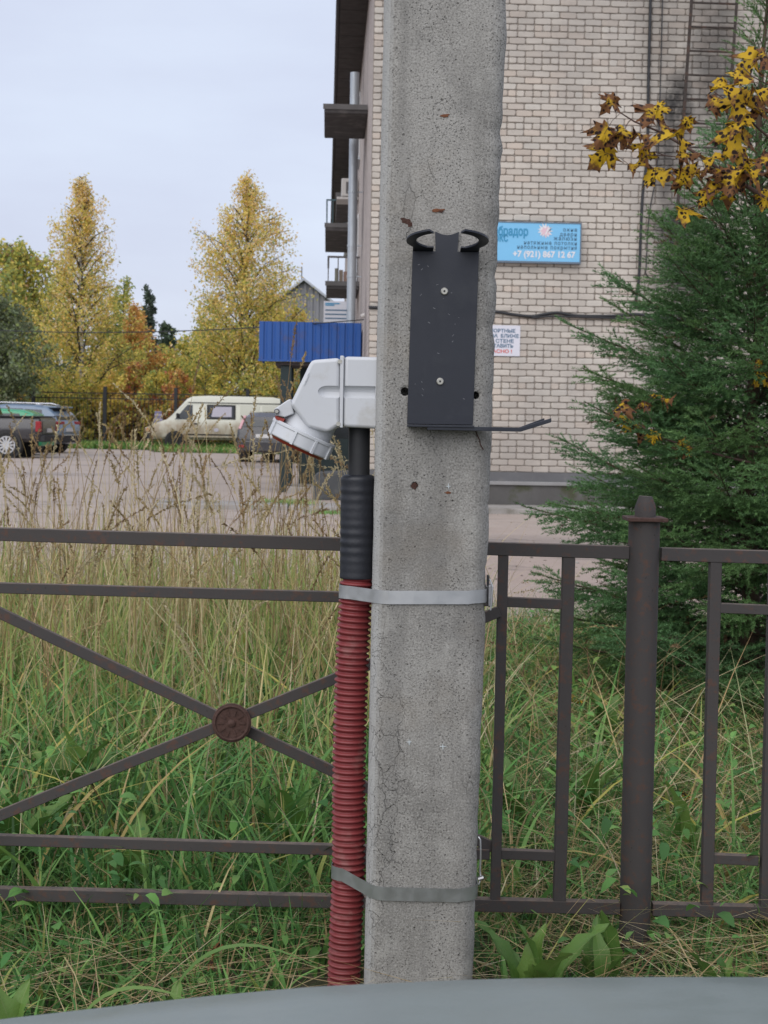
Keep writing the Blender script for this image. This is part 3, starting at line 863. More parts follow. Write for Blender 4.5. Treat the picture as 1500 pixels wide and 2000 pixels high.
# drilled holes, cut for real
def cut(target, cutter):
    m_ = target.modifiers.new('b', 'BOOLEAN'); m_.operation = 'DIFFERENCE'; m_.object = cutter; m_.solver = 'EXACT'
    dg = bpy.context.evaluated_depsgraph_get(); dg.update()
    me = bpy.data.meshes.new_from_object(target.evaluated_get(dg))
    target.modifiers.remove(m_); old = target.data; target.data = me; bpy.data.meshes.remove(old)
    bpy.data.objects.remove(cutter)
cutter = MB()
for (u, v, r) in ((791, 765, 0.0095), (929, 772, 0.0085), (810, 948, 0.0075)):
    c = P(u, v, YF); cutter.tube([(c[0], YF - 0.03, c[2]), (c[0], YF + 0.05, c[2])], r, 12)
cut(shaft, cutter.build('cut', M['concrete'], None))
M['rust'] = plain('rust_mark', (0.16, 0.062, 0.028), 0.9, var=0.5, scale=90, bump=0.6, bscale=200)
M['rust_dark'] = plain('dark_rust', (0.06, 0.026, 0.018), 0.9, var=0.5, scale=90, bump=0.6, bscale=200)
M['chalk'] = plain('chalk', (0.52, 0.56, 0.57), 0.95, var=0.2, scale=60)
def blob(name, u, v, wpx, hpx, mat, seed, y=YF - 0.0015, th=0.004, tilt=0.0):
    """an uneven little lump on the face of the pole"""
    rr = random.Random(seed); c = P(u, v, YF); s = 1 / ppm(YF)
    n_ = 14; ring = []
    for i in range(n_):
        a = 2 * math.pi * i / n_; f = rr.uniform(0.6, 1.1)
        dx, dz = math.cos(a) * wpx / 2 * s * f, math.sin(a) * hpx / 2 * s * f
        ring.append((c[0] + dx * math.cos(tilt) - dz * math.sin(tilt), c[2] + dx * math.sin(tilt) + dz * math.cos(tilt)))
    MB().prism(ring, y, y + th).build(name, mat, pole)
blob('rust_spot', 869, 226, 21, 7, M['rust'], 1, tilt=0.12); blob('rust_spot', 855, 411, 27, 8, M['rust'], 2, tilt=0.1)
blob('rust_spot', 875, 962, 15, 5, M['rust'], 3); blob('rust_spot', 862, 413, 12, 6, M['rust_dark'], 4, y=YF - 0.0025)
for i, (u, v, w_, h_) in enumerate(((793, 432, 22, 12), (801, 439, 10, 12), (786, 427, 8, 6))):
    blob('rust_spot', u, v, w_, h_, M['rust_dark'], 10 + i, y=YF - 0.001 + 0.0002 * i)
blob('rust_spot', 810, 948, 15, 15, M['rust_dark'], 30, y=YF - 0.0008, th=0.003)
for (u, v, q) in ((876, 950, 9), (865, 1458, 11), (799, 1449, 9)):
    for (a, b, tw) in ((q, 2.0, 0.05), (2.0, q * 1.4, 0.08)):
        blob('chalk_mark', u, v, a * 1.2, b, M['chalk'], int(u + a * 7), y=YF - 0.0012 - tw * 0.01, tilt=tw)
# the crack at the lower right of the holder
ck = [(929, 842), (933, 852), (937, 860), (938, 868), (944, 878)]
for (a, b) in zip(ck[:-1], ck[1:]):
    pa, pb_ = P(*a, YF - 0.0003), P(*b, YF - 0.0003)
    MB().bar(pa, pb_, 0.0022, 0.003).build('crack', M['rust_dark'], pole)

# ------------------------------------------------------------------ black metal cable holder
M['black_metal'] = plain('black_powder_coat', (0.013, 0.016, 0.026), 0.48, var=0.15, scale=6, bump=0.06, bscale=300, dirt=(0.026, 0.029, 0.038), dirt_amt=0.5, dscale=9)
M['steel_bolt'] = plain('zinc_bolt', (0.42, 0.41, 0.37), 0.4, metal=0.7, var=0.2, scale=60)
M['bolt_dark'] = plain('bolt_recess', (0.03, 0.03, 0.03), 0.8)
M['scratch'] = plain('scratch', (0.17, 0.175, 0.19), 0.7)
yp = YF - 0.006
TLp, TRp, BLp, BRp = (Vector(P(*q, yp)) for q in ((806, 490), (938, 492), (795, 828), (921, 830)))
hold = thing('cable_holder', 'black sheet metal cable holder bolted to the concrete pole', 'holder', tuple(BLp))
eX = (TRp - TLp).normalized(); eZ = ((TLp - BLp)).normalized(); eY = Vector((0, -1, 0))
pw, ph = ((TRp - TLp).length + (BRp - BLp).length) / 2, (TLp - BLp).length
def HP(x, y, z): return BLp + eX * x + eY * y + eZ * z          # x across, y towards the viewer, z up
def hprism(poly, ya, yb):      # polygon in x, z
    m_ = MB(); n_ = len(poly)
    m_.add([HP(x, ya, z) for x, z in poly] + [HP(x, yb, z) for x, z in poly],
           [tuple(range(n_)), tuple(range(n_, 2 * n_))[::-1]] + [(i, (i + 1) % n_, n_ + (i + 1) % n_, n_ + i) for i in range(n_)])
    return m_
hprism([(0, 0), (pw, 0), (pw, ph), (0, ph)], -0.004, 0.0).build('back_plate', M['black_metal'], hold, bevel=0.001)
# centre tab that stays upright, with a hollow upper edge
tx0, tx1 = 0.345 * pw, 0.675 * pw
th_ = 0.043
tab = [(tx0, ph - 0.002), (tx1, ph - 0.002), (tx1 + 0.002, ph + th_)]
for i in range(1, 8):
    t = i / 8; tab.append((tx1 + 0.002 - (tx1 - tx0 + 0.004) * t, ph + th_ - 0.0075 * math.sin(math.pi * t)))
tab.append((tx0 - 0.002, ph + th_))
hprism(tab, -0.0039, -0.0001).build('tab', M['black_metal'], hold)
# open ring folded forward from the plate's upper edge
Ro, Ri = 0.088, 0.067
cyr, tilt = 0.082, math.radians(9)
def ring_pt(x, y, dz):
    return HP(pw / 2 + x, y * math.cos(tilt) - dz * math.sin(tilt), ph + y * math.sin(tilt) + dz * math.cos(tilt))
def ring_arc(a0, a1, n_=26):
    m_ = MB(); vs = []
    for i in range(n_ + 1):
        a = math.radians(a0 + (a1 - a0) * i / n_)
        for R_ in (Ri, Ro):
            x, y = R_ * math.cos(a), cyr + R_ * math.sin(a)
            y = max(y, 0.0)
            for dz in (0.0, 0.004): vs.append(ring_pt(x, y, dz))
    fs = []
    for i in range(n_):
        o_ = i * 4
        fs += [(o_, o_ + 2, o_ + 6, o_ + 4), (o_ + 1, o_ + 5, o_ + 7, o_ + 3), (o_, o_ + 4, o_ + 5, o_ + 1), (o_ + 2, o_ + 3, o_ + 7, o_ + 6)]
    fs += [(0, 1, 3, 2), (n_ * 4, n_ * 4 + 2, n_ * 4 + 3, n_ * 4 + 1)]
    return m_.add(vs, fs)
ring_arc(68, -62).build('hook_arm', M['black_metal'], hold)
ring_arc(118, 242).build('hook_arm', M['black_metal'], hold)
for (xa, xb) in ((0.0, tx0 - 0.005), (tx1 + 0.006, pw)):
    m_ = MB(); q = []
    for y in (-0.0035, 0.030):
        for x in (xa, xb):
            for dz in (0.0003, 0.0036): q.append(ring_pt(x - pw / 2, y, dz))
    m_.add(q, [(0, 2, 6, 4), (1, 5, 7, 3), (0, 4, 5, 1), (2, 3, 7, 6), (0, 1, 3, 2), (4, 6, 7, 5)]).build('fold', M['black_metal'], hold)
# shelf along the lower edge and the arm running out to the right
hprism([(0, -0.006), (pw, -0.006), (pw, -0.001), (0, -0.001)], -0.004, 0.05).build('shelf', M['black_metal'], hold, bevel=0.001)
def strip(pts, y0, y1, th):
    m_ = MB(); vs = []
    for (x, z) in pts:
        for y in (y0, y1):
            for dz in (0, th): vs.append(HP(x, y, z + dz))
    fs = []
    for i in range(len(pts) - 1):
        o_ = 4 * i
        fs += [(o_, o_ + 2, o_ + 6, o_ + 4), (o_ + 1, o_ + 5, o_ + 7, o_ + 3), (o_, o_ + 4, o_ + 5, o_ + 1), (o_ + 2, o_ + 3, o_ + 7, o_ + 6)]
    e = 4 * (len(pts) - 1)
    fs += [(0, 1, 3, 2), (e, e + 2, e + 3, e + 1)]
    return m_.add(vs, fs)
s_ = 1 / ppm(YF)
armp = [(pw * 0.30, -0.012), (127 * s_ + 0.004, -0.0125), (218 * s_, -0.013), (276 * s_, 0.0085)]
strip(armp, 0.030, 0.048, 0.0088).build('hanger_arm', M['black_metal'], hold, bevel=0.0008)
strip([(pw * 0.30, -0.0122), (214 * s_, -0.0125), (266 * s_, 0.0105)], -0.003, 0.012, 0.0068).build('hanger_arm', M['black_metal'], hold, bevel=0.0008)
for (u, v) in ((868, 569), (859.5, 745)):
    c = Vector(P(u, v, yp)); n_ = 16
    bo = MB().tube([(c.x, yp - 0.0005, c.z), (c.x, yp - 0.0035, c.z), (c.x, yp - 0.0048, c.z)], [0.0080, 0.0080, 0.0066], n_).build('bolt', M['steel_bolt'], hold, smooth='split')
    MB().tube([(c.x, yp - 0.0040, c.z), (c.x, yp - 0.0050, c.z)], 0.0026, 6).build('socket', M['bolt_dark'], bo)
rs = random.Random(5)
for (u, v) in ((818, 517), (824, 526), (836, 520), (854, 556), (882, 572), (866, 583), (848, 602), (877, 614), (896, 620), (889, 633), (885, 655), (884, 667), (838, 630), (822, 576), (811, 750), (824, 746), (825, 772), (856, 690), (906, 779), (826, 760)):
    c = Vector(P(u, v, yp)); a = rs.uniform(-0.9, 0.9); L = rs.uniform(1.5, 5) * s_
    d = Vector((math.cos(a), 0, math.sin(a))) * L / 2
    MB().bar(c - d + Vector((0, -.0002, 0)), c + d + Vector((0, -.0002, 0)), 0.0011 * rs.uniform(0.6, 1.4), 0.0006).build('scratch', M['scratch'], hold)

# ------------------------------------------------------------------ grey industrial socket on the pole's left side
M['plastic'] = plain('light_grey_plastic', (0.56, 0.575, 0.60), 0.38, var=0.03, scale=4, bump=0.03, bscale=400, dirt=(0.43, 0.42, 0.39), dirt_amt=0.6, dscale=11)
M['red_plastic'] = plain('red_seal', (0.30, 0.035, 0.02), 0.5)
M['seam'] = plain('hinge_pin_grey', (0.12, 0.12, 0.13), 0.8)  # plain dark grey of the hinge pin
ys0, ys1 = 3.445, 3.585
so_b = P(700, 838, 3.5)
sk = thing('power_socket', 'light grey industrial power socket with hinged lid on the pole', 'socket', tuple(so_b))
def px(poly, Y=ys0): return [(float(P(u, v, Y)[0]), float(P(u, v, Y)[2])) for u, v in poly]
base_ = MB().prism(px([(672.5, 696), (743.5, 697.5), (742, 838), (670, 834)]), ys0, ys1).build('base_box', M['plastic'], sk, bevel=0.008, segs=3)
body_ = MB().prism(px([(664, 698.5), (615, 702.5), (608.5, 705), (604, 711), (566, 790), (600, 835), (640, 845), (664, 832)]), ys0 + 0.003, ys1 - 0.003).build('cover', M['plastic'], sk, bevel=0.009, segs=3)
MB().prism(px([(664.4, 694.5), (672.1, 695), (669.6, 836), (663.4, 835)]), ys0 - 0.003, ys1 + 0.003).build('flange', M['plastic'], sk, bevel=0.002)
def bake(o):
    dg = bpy.context.evaluated_depsgraph_get(); dg.update()
    me = bpy.data.meshes.new_from_object(o.evaluated_get(dg))
    for m_ in list(o.modifiers): o.modifiers.remove(m_)
    o.data = me
def capsule():
    c0, c1 = P(640, 765, ys0), P(733, 767, ys0); r = 12.5 / ppm(ys0)
    m_ = MB(); n_ = 16; pts = []
    for t in np.linspace(0, math.pi / 2, 7)[::-1]:
        pts.append((c0[0] - r * 1.6 * math.sin(t), r * math.cos(t) + 1e-5))
    pts.append((c1[0], r))
    m_.tube([(x, ys0 - 0.001, c0[2]) for x, _ in pts], [q for _, q in pts], n_)
    return m_
for o_ in (base_, body_):
    bake(o_); cut(o_, capsule().build('cut', M['plastic'], None))
# tilted collar, lid and hinge
ax = np.array([54.0, 120.5]) / 132.0            # up the socket axis in x, z
ycen = (ys0 + ys1) / 2
k_ = 1 / ppm(ys0)
def tube_px(u, v, d0, d1, r0, r1, n_=40, prof=None):
    c = P(u, v, ys0)
    A = Vector((c[0] + ax[0] * d0 * k_, ycen, c[2] + ax[1] * d0 * k_)); B = Vector((c[0] + ax[0] * d1 * k_, ycen, c[2] + ax[1] * d1 * k_))
    return MB().tube([A, B], [r0 * k_, r1 * k_], n_)
cu_, cv_ = 591.0, 845.0
tube_px(cu_ + 3, cv_, -4, 52, 51.5, 51.5).build('collar', M['plastic'], sk, bevel=0.003, segs=2)
tube_px(cu_ + 3, cv_, 36, 44, 53.5, 53.5).build('collar_rim', M['plastic'], sk, bevel=0.002)
lid = tube_px(cu_, cv_ + 1, -29, 0, 66, 66).build('lid', M['plastic'], sk, bevel=0.004, segs=3)
tube_px(cu_, cv_ + 1, -35, -28.8, 52, 60).build('seal', M['red_plastic'], lid)
tube_px(cu_, cv_ + 1, -4, 3.0, 68, 68).build('lid_rim', M['plastic'], lid, bevel=0.0015)
for ang in (-150, -100, -62, -25, 20, 70, 120, 165):
    a = math.radians(ang); c = P(cu_, cv_ + 1, ys0)
    perp = Vector((ax[1], 0, -ax[0])); axv = Vector((ax[0], 0, ax[1]))
    rad = perp * math.cos(a) + Vector((0, 1, 0)) * math.sin(a)
    cc = Vector((c[0], ycen, c[2])) + rad * (66.5 * k_)
    MB().bar(cc - axv * 29 * k_, cc - axv * 1 * k_, 0.006, 0.006, side=rad).build('rib', M['plastic'], lid)
hg = MB().prism(px([(568, 779), (562, 781), (537, 798), (534.5, 804), (538, 811), (556, 815), (575, 808)], ys0 + 0.02), ys0 + 0.018, ys1 - 0.018).build('hinge', M['plastic'], sk, bevel=0.003)
c = P(541, 803.5, ys0 + 0.02)
MB().tube([(c[0], ys0 + 0.012, c[2]), (c[0], ys0 + 0.02, c[2])], 0.0062, 14).build('hinge_pin', M['seam'], hg)
MB().tube([(c[0], ys0 + 0.0105, c[2]), (c[0], ys0 + 0.013, c[2])], 0.0042, 6).build('pin_head', M['steel_bolt'], hg)
MB().prism(px([(537, 812), (556, 818), (552, 826), (538, 818)], ys0 + 0.02), ys0 + 0.022, ys1 - 0.03).build('latch_spring', M['red_plastic'], sk)
for (u, v, l_) in ((599, 741, 9), (597, 746, 6), (594, 752, 8), (601, 733, 5)):
    a, b = P(u, v, ys0 + 0.0022), P(u + l_ * 0.45, v - l_ * 0.9, ys0 + 0.0022)
    MB().bar(a, b, 0.0016, 0.002).build('moulded_mark', M['plastic'], sk)
for (u, v) in ((664, 706), (661, 828)):
    c = P(u, v, ys0)
    MB().tube([(c[0], ys0 - 0.004, c[2]), (c[0], ys0 + 0.004, c[2])], 0.005, 10).build('cover_screw', M['steel_bolt'], sk)
MB().prism(px([(744, 699), (748.5, 699), (746.5, 836), (742.5, 836)], ys0), ys0 + 0.01, ys1 - 0.01).build('mounting_plate', M['bolt_dark'], sk)

# ------------------------------------------------------------------ cable, heat-shrink sleeve and red corrugated conduit
M['conduit'] = plain('red_conduit', (0.20, 0.030, 0.032), 0.5, var=0.2, scale=8, bump=0.05, dirt=(0.27, 0.12, 0.11), dirt_amt=0.55, dscale=14)
M['sleeve'] = plain('black_sleeve', (0.017, 0.019, 0.026), 0.5, var=0.2, scale=9, bump=0.15, bscale=120)
yc = 3.515
con = thing('cable_conduit', 'red corrugated cable conduit with black sleeve strapped to the pole', 'conduit', (float(P(668, 1950, yc)[0]), yc, 0))
cab = MB().tube([P(702, 832, yc), P(701, 932, yc)], 21 / ppm(yc), 18).build('cable', M['black_cable'], con, smooth='split')
pts, rr_ = [], []
for i in range(90):
    t = i / 89; v = 927 + (1129 - 927) * t
    u = 699.5 - 2 * t
    r = 34.0 + (0.35 * math.sin(v / 17.0 * 2 * math.pi) if v > 950 else 0) + (0.25 * math.sin(v * 0.31))
    if v < 934: r = 26 + 8 * ((v - 927) / 7) ** 0.5
    pts.append(P(u, v, yc)); rr_.append(r / ppm(yc))
MB().tube(pts, rr_, 28).build('sleeve', M['sleeve'], con, smooth=True)
ctrl = [(1122, 698), (1170, 695), (1240, 690), (1350, 685.5), (1450, 682.5), (1560, 681), (1700, 681), (1760, 678), (1800, 676), (1860, 673.5), (1925, 671.5), (2010, 668), (2140, 663)]
pitch = 11.75
pts, rr_ = [], []
v = 1122.0; i = 0
prof = [27.8, 28.0, 31.0, 33.2, 33.6, 33.2, 31.0, 28.0]
while v < 2120:
    u = np.interp(v, [c_[0] for c_ in ctrl], [c_[1] for c_ in ctrl])
    pts.append(P(u, v, yc)); rr_.append(prof[i % 8] / ppm(yc) * (1 + 0.006 * math.sin(v * 0.9)))
    v += pitch / 8; i += 1
MB().tube(pts, rr_, 26).build('corrugated_pipe', M['conduit'], con, smooth=True)

# ------------------------------------------------------------------ steel straps
M['strap'] = plain('steel_strap', (0.50, 0.51, 0.52), 0.38, metal=0.75, var=0.1, scale=20, bump=0.03, bscale=90)
M['strap_dull'] = plain('dull_steel_strap', (0.33, 0.345, 0.34), 0.42, metal=0.7, var=0.12, scale=20, bump=0.03, bscale=90)
def strap(name, label, vl, vp, vr, hpx, mat):
    """ribbon round conduit and pole"""
    t = thing(name, label, 'strap', tuple(P(900, vp, YF - 0.002)))
    def pt(u, v, Y): return Vector(P(u, v, Y))
    zl = P(690, vl, 3.48)[2]; zp = P(760, vp, 3.4)[2]; zr = P(940, vr, 3.4)[2]
    ucl = np.interp(vl, [c_[0] for c_ in ctrl], [c_[1] for c_ in ctrl])
    cxx = P(ucl, vl, yc)[0]; rc_ = 35.0 / ppm(yc)
    path = []
    for a in np.linspace(200, 250, 6):
        path.append((cxx + rc_ * math.cos(math.radians(a)), yc + rc_ * math.sin(math.radians(a)), zl))
    xl, xr = eL(zp), eR(zr)
    path.append((xl + 0.012, YF + 0.010, zp + (zl - zp) * 0.10))
    path.append((xl + 0.026, YF + 0.0005, zp + (zl - zp) * 0.03))
    path.append((xl + 0.042, YF - 0.003, zp)); path.append(((xl + xr) / 2, YF - 0.003, (zp + zr) / 2)); path.append((xr - 0.042, YF - 0.003, zr))
    for a in np.linspace(-75, 0, 6):
        path.append((xr - 0.040 + 0.043 * math.cos(math.radians(a)), YF + 0.040 + 0.043 * math.sin(math.radians(a)), zr + 0.002))
    path += [(xr + 0.003, YB - 0.03, zr), (xr - 0.03, YB + 0.003, zr), (xl + 0.03, YB + 0.003, zp), (cxx - 0.0, YB + 0.003, zl)]
    path.append((cxx - rc_ * 0.9, yc + rc_ * 0.7, zl))
    # ribbon
    hh = hpx / 2 / ppm(YF); vs = []
    for i, p in enumerate(path):
        a = np.array(path[i - 1] if i else path[i]); b = np.array(path[(i + 1) % len(path)])
        tg = b - a; nn = np.array([tg[1], -tg[0], 0]); nn /= np.linalg.norm(nn) + 1e-9
        for (o_, dz) in ((0.0, -hh), (0.0, hh), (0.0013, hh), (0.0013, -hh)):
            vs.append(np.array(p) + nn * o_ + np.array([0, 0, dz]))
    fs = []
    n_ = len(path)
    for i in range(n_):
        j = (i + 1) % n_
        for e in range(4): fs.append((4 * i + e, 4 * j + e, 4 * j + (e + 1) % 4, 4 * i + (e + 1) % 4))
    MB().add(vs, fs).build('band', mat, t, smooth='split')
    return t, xr, zr
st1, xr1, zr1 = strap('steel_strap', 'bright steel strap around pole and conduit below the black sleeve', 1157, 1166.5, 1167, 26.5, M['strap'])
M['buckle'] = plain('buckle_steel', (0.33, 0.33, 0.34), 0.35, metal=0.85, var=0.3, scale=50)
bk = MB().box((xr1 + 0.0035, YF + 0.02, zr1 - 0.024), (xr1 + 0.014, YF + 0.055, zr1 + 0.026)).build('buckle', M['buckle'], st1, bevel=0.003)
MB().box((xr1 + 0.001, YF + 0.025, zr1 + 0.022), (xr1 + 0.006, YF + 0.05, zr1 + 0.046)).build('buckle_tail', M['black_cable'], bk)
MB().tube([(xr1 + 0.006, YF + 0.018, zr1 + 0.04), (xr1 + 0.013, YF + 0.016, zr1 + 0.022), (xr1 + 0.009, YF + 0.015, zr1 - 0.03)], 0.0018, 6).build('pin', M['strap'], bk)
st2, xr2, zr2 = strap('steel_strap', 'dull grey steel strap around pole and conduit near the ground', 1708, 1745, 1749, 27, M['strap_dull'])
w2 = [P(934, 1634, 3.43), P(938, 1640, 3.43), P(939, 1668, 3.43), P(937.5, 1700, 3.43), P(939, 1716, 3.43), P(935, 1728, 3.42)]
MB().tube(w2, 0.0022, 6).build('wire_tail', M['strap'], st2, smooth=True)
c = P(939, 1716, 3.43)
MB().tube([(c[0] - 0.006, c[1] - .004, c[2]), (c[0] + 0.006, c[1] - .004, c[2] + 0.004)], 0.0055, 8).build('buckle', M['buckle'], st2)

# ------------------------------------------------------------------ metal fence
def fence_mat():
    k = NT('weathered_fence_paint'); v = k.coord()
    n1 = k.noise(v, 7, 6, 0.6); n2 = k.noise(v, 40, 5, 0.7)
    c = k.mix(n1, (0.046, 0.043, 0.044), (0.082, 0.072, 0.067))
    c = k.mix(k.math('MULTIPLY', k.ramp(n2, 0.52, 0.66), 0.6), c, (0.12, 0.058, 0.038))
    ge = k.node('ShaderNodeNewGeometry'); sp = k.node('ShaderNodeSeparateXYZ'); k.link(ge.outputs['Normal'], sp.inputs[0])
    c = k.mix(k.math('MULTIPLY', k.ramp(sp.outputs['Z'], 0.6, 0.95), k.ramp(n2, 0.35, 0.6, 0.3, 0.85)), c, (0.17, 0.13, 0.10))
    c = k.mix(k.math('MULTIPLY', k.ramp(k.noise(v, 130, 2), 0.68, 0.75), 0.6), c, (0.02, 0.015, 0.013))
    return k.done(c, k.ramp(n1, 0.3, 0.7, 0.62, 0.85), 0.1, k.bump(n2, 0.25, 0.003), 0.35)
M['fence'] = fence_mat()
M['fence_rust'] = plain('fence_rust', (0.07, 0.036, 0.028), 0.85, var=0.5, scale=60, bump=0.5, bscale=150)
YFN = 3.87
fe = thing('metal_fence', 'low brown painted metal fence with crossed bars and round rosette', 'fence', (float(P(1238, 1900, YFN)[0]), YFN, 0))
def FP(u, v): return Vector(P(u, v, YFN))
kf = 1 / ppm(YFN)
def fbar(name, a, b, wpx, d, dy=0.0, parent=fe, label=None):
    off = Vector((0, dy, 0))
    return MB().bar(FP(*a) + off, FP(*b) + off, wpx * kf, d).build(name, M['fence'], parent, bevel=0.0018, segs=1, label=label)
# rails
fbar('rail', (-360, 1032.5), (1228, 1079), 25.5, 0.030)
fbar('rail', (1290, 1082), (2200, 1108), 25.5, 0.030)
fbar('rail', (-360, 1736), (1210, 1772), 24.5, 0.030)
fbar('rail', (1273, 1774), (2200, 1800), 24.5, 0.030)
fbar('rail', (-70, 1146), (961, 1173.5), 20.5, 0.024)
fbar('rail', (-70, 1637.5), (956, 1667.5), 20.5, 0.024)
fbar('cross_bar', (985, 1175), (1098, 1180), 19, 0.024); fbar('cross_bar', (978, 1667), (1084, 1671), 19, 0.024)
fbar('cross_bar', (1401, 1187), (1500, 1191), 19, 0.024); fbar('cross_bar', (1392, 1676), (1480, 1680), 19, 0.024)
# uprights
for (a, b, w_) in (((983, 1084), (967, 1757), 19.5), ((1110.5, 1088), (1092, 1760), 24.5), ((1397, 1097), (1379.5, 1766), 23), ((1513, 1100), (1494, 1770), 22)):
    fbar('upright', a, b, w_, 0.027)
for (a, b, w_) in (((-62, 1055), (-78, 1722), 20), ((-190, 1052), (-206, 1720), 23)):
    fbar('upright', a, b, w_, 0.027)
# diagonals and rosette
fbar('diagonal', (-58, 1170), (962, 1655), 21, 0.018, 0.003); fbar('diagonal', (-66, 1617), (974, 1192), 21, 0.018, -0.0205)
rc0 = FP(455.5, 1406)
ros = MB().tube([rc0 + Vector((0, -0.034, 0)), rc0 + Vector((0, -0.042, 0))], 38.5 * kf, 32).build('rosette', M['fence_rust'], fe, bevel=0.002)
MB().tube([rc0 + Vector((0, -0.0425, 0)), rc0 + Vector((0, -0.047, 0)), rc0 + Vector((0, -0.050, 0))], [0.0095, 0.0095, 0.004], 14).build('boss', M['fence_rust'], ros, smooth='split')
tor = MB(); n1_, n2_ = 32, 8; vs = []
for i in range(n1_):
    a = 2 * math.pi * i / n1_
    for j in range(n2_):
        b = 2 * math.pi * j / n2_; R_ = 33 * kf + 0.0035 * math.cos(b)
        vs.append(rc0 + Vector((R_ * math.cos(a), -0.0425 + 0.0035 * math.sin(b), R_ * math.sin(a))))
tor.add(vs, [(i * n2_ + j, ((i + 1) % n1_) * n2_ + j, ((i + 1) % n1_) * n2_ + (j + 1) % n2_, i * n2_ + (j + 1) % n2_) for i in range(n1_) for j in range(n2_)])
tor.build('rim', M['fence_rust'], ros, smooth=True)
for i in range(10):
    a = 2 * math.pi * i / 10
    q = rc0 + Vector((21 * kf * math.cos(a), -0.043, 21 * kf * math.sin(a)))
    MB().bar(q - Vector((math.cos(a), 0, math.sin(a))) * 0.008, q + Vector((math.cos(a), 0, math.sin(a))) * 0.008, 0.0045, 0.003).build('petal', M['fence_rust'], ros)
# post with cap
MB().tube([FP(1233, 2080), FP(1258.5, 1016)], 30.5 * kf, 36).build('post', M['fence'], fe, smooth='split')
pl0 = FP(1259.5, 1014)
MB().box((pl0.x - 39 * kf, YFN - 0.052, pl0.z - 0.004), (pl0.x + 39 * kf, YFN + 0.052, pl0.z + 0.006)).build('cap_plate', M['fence_rust'], fe, bevel=0.002)
MB().tube([FP(1260, 1011), FP(1260.5, 990), FP(1261, 973), FP(1261.3, 969)], [20.5 * kf, 20.5 * kf, 14.5 * kf, 13 * kf], 24).build('cap', M['fence'], fe, smooth='split')
MB().tube([FP(-336, 2080), FP(-308, 975)], 30.5 * kf, 24).build('post', M['fence'], fe, smooth='split')

# ------------------------------------------------------------------ bonnet of the car the picture is taken from
def paint(name, col, rough=0.25, coat=0.6):
    k = NT(name); v = k.coord()
    c = k.mix(k.noise(v, 3, 5), tuple(x * 0.92 for x in col), tuple(x * 1.06 for x in col))
    c = k.mix(k.math('MULTIPLY', k.ramp(k.noise(v, 1.7, 6, 0.7), 0.5, 0.75), 0.25), c, (0.25, 0.23, 0.2))
    k.done(c, k.ramp(k.noise(v, 14, 4), 0.3, 0.75, rough, rough + 0.15), 0.0)
    k.b.inputs['Coat Weight'].default_value = coat; k.b.inputs['Coat Roughness'].default_value = 0.08
    return k.m
M['hood'] = paint('grey_bonnet_paint', (0.205, 0.236, 0.226), 0.3, 0.0)
M['bumper_black'] = plain('black_bumper', (0.02, 0.02, 0.022), 0.6)
M['tyre'] = plain('tyre_rubber', (0.018, 0.018, 0.018), 0.85, bump=0.3)
M['rim'] = plain('alloy', (0.5, 0.51, 0.53), 0.35, metal=0.6)
M['lamp_clear'] = plain('lamp_clear', (0.6, 0.62, 0.64), 0.15)
ow = thing('parked_car', 'light grey car bonnet in the foreground below the pole', 'car', (0.25, 1.2, 0))
crest = [(-500, 2050), (-150, 2012), (0, 1991), (200, 1968), (400, 1946), (600, 1928), (712, 1922), (925, 1913), (1100, 1909.5), (1300, 1908), (1500, 1908.5), (1700, 1912), (2000, 1925)]
YH = 1.62
hv = []; cols_ = 60; prof_ = [(0.55, 0.105), (0.8, 0.085), (1.05, 0.062), (1.25, 0.043), (1.4, 0.027), (1.5, 0.015), (1.56, 0.007), (1.62, 0.0), (1.66, -0.018), (1.70, -0.040), (1.75, -0.074), (1.80, -0.12), (1.84, -0.20)]
for i in range(cols_ + 1):
    u = -700 + 2900 * i / cols_
    v = np.interp(u, [c_[0] for c_ in crest], [c_[1] for c_ in crest])
    c = P(u, v, YH); c = P(u, v, YH - 0.05 * abs(c[0] - 0.25) ** 2)
    for (yy, dz) in prof_:
        slope_z = c[2]
        hv.append((c[0], yy - 0.05 * abs((c[0] - 0.25)) ** 2, slope_z + dz * 1.0 + 0.0))
np_ = len(prof_)
hm = MB().add(hv, [(i * np_ + j, (i + 1) * np_ + j, (i + 1) * np_ + j + 1, i * np_ + j + 1) for i in range(cols_) for j in range(np_ - 1)])
ho = hm.build('bonnet', M['hood'], ow, smooth=True)
MB().box((-0.75, 1.45, 0.22), (1.2, 1.84, 0.56)).build('bumper', M['bumper_black'], ow, bevel=0.05, segs=4)
for x in (-0.62, 1.08):
    MB().tube([(x - 0.1, 1.0, 0.31), (x + 0.1, 1.0, 0.31)], 0.31, 24).build('wheel', M['tyre'], ow, smooth='split')

# ------------------------------------------------------------------ parked vehicles
M['glass_car'] = glass_mat('car_glass', (0.03, 0.035, 0.04), 0.04)
M['dark_trim'] = plain('dark_trim', (0.022, 0.022, 0.024), 0.7)
M['tail_red'] = plain('tail_lamp_red', (0.30, 0.012, 0.018), 0.2, bump=0)
M['tail_pink'] = plain('tail_lamp_pale', (0.55, 0.30, 0.33), 0.2, bump=0)
M['amber'] = plain('amber_lamp', (0.5, 0.2, 0.04), 0.25, bump=0)
M['plate'] = plain('number_plate_white', (0.6, 0.6, 0.6), 0.5, bump=0)
M['curtain'] = plain('pale_curtain', (0.5, 0.48, 0.56), 0.8, var=0.12, scale=14, bump=0.3, bscale=30)
M['chrome'] = plain('chrome', (0.6, 0.6, 0.62), 0.2, metal=0.9)

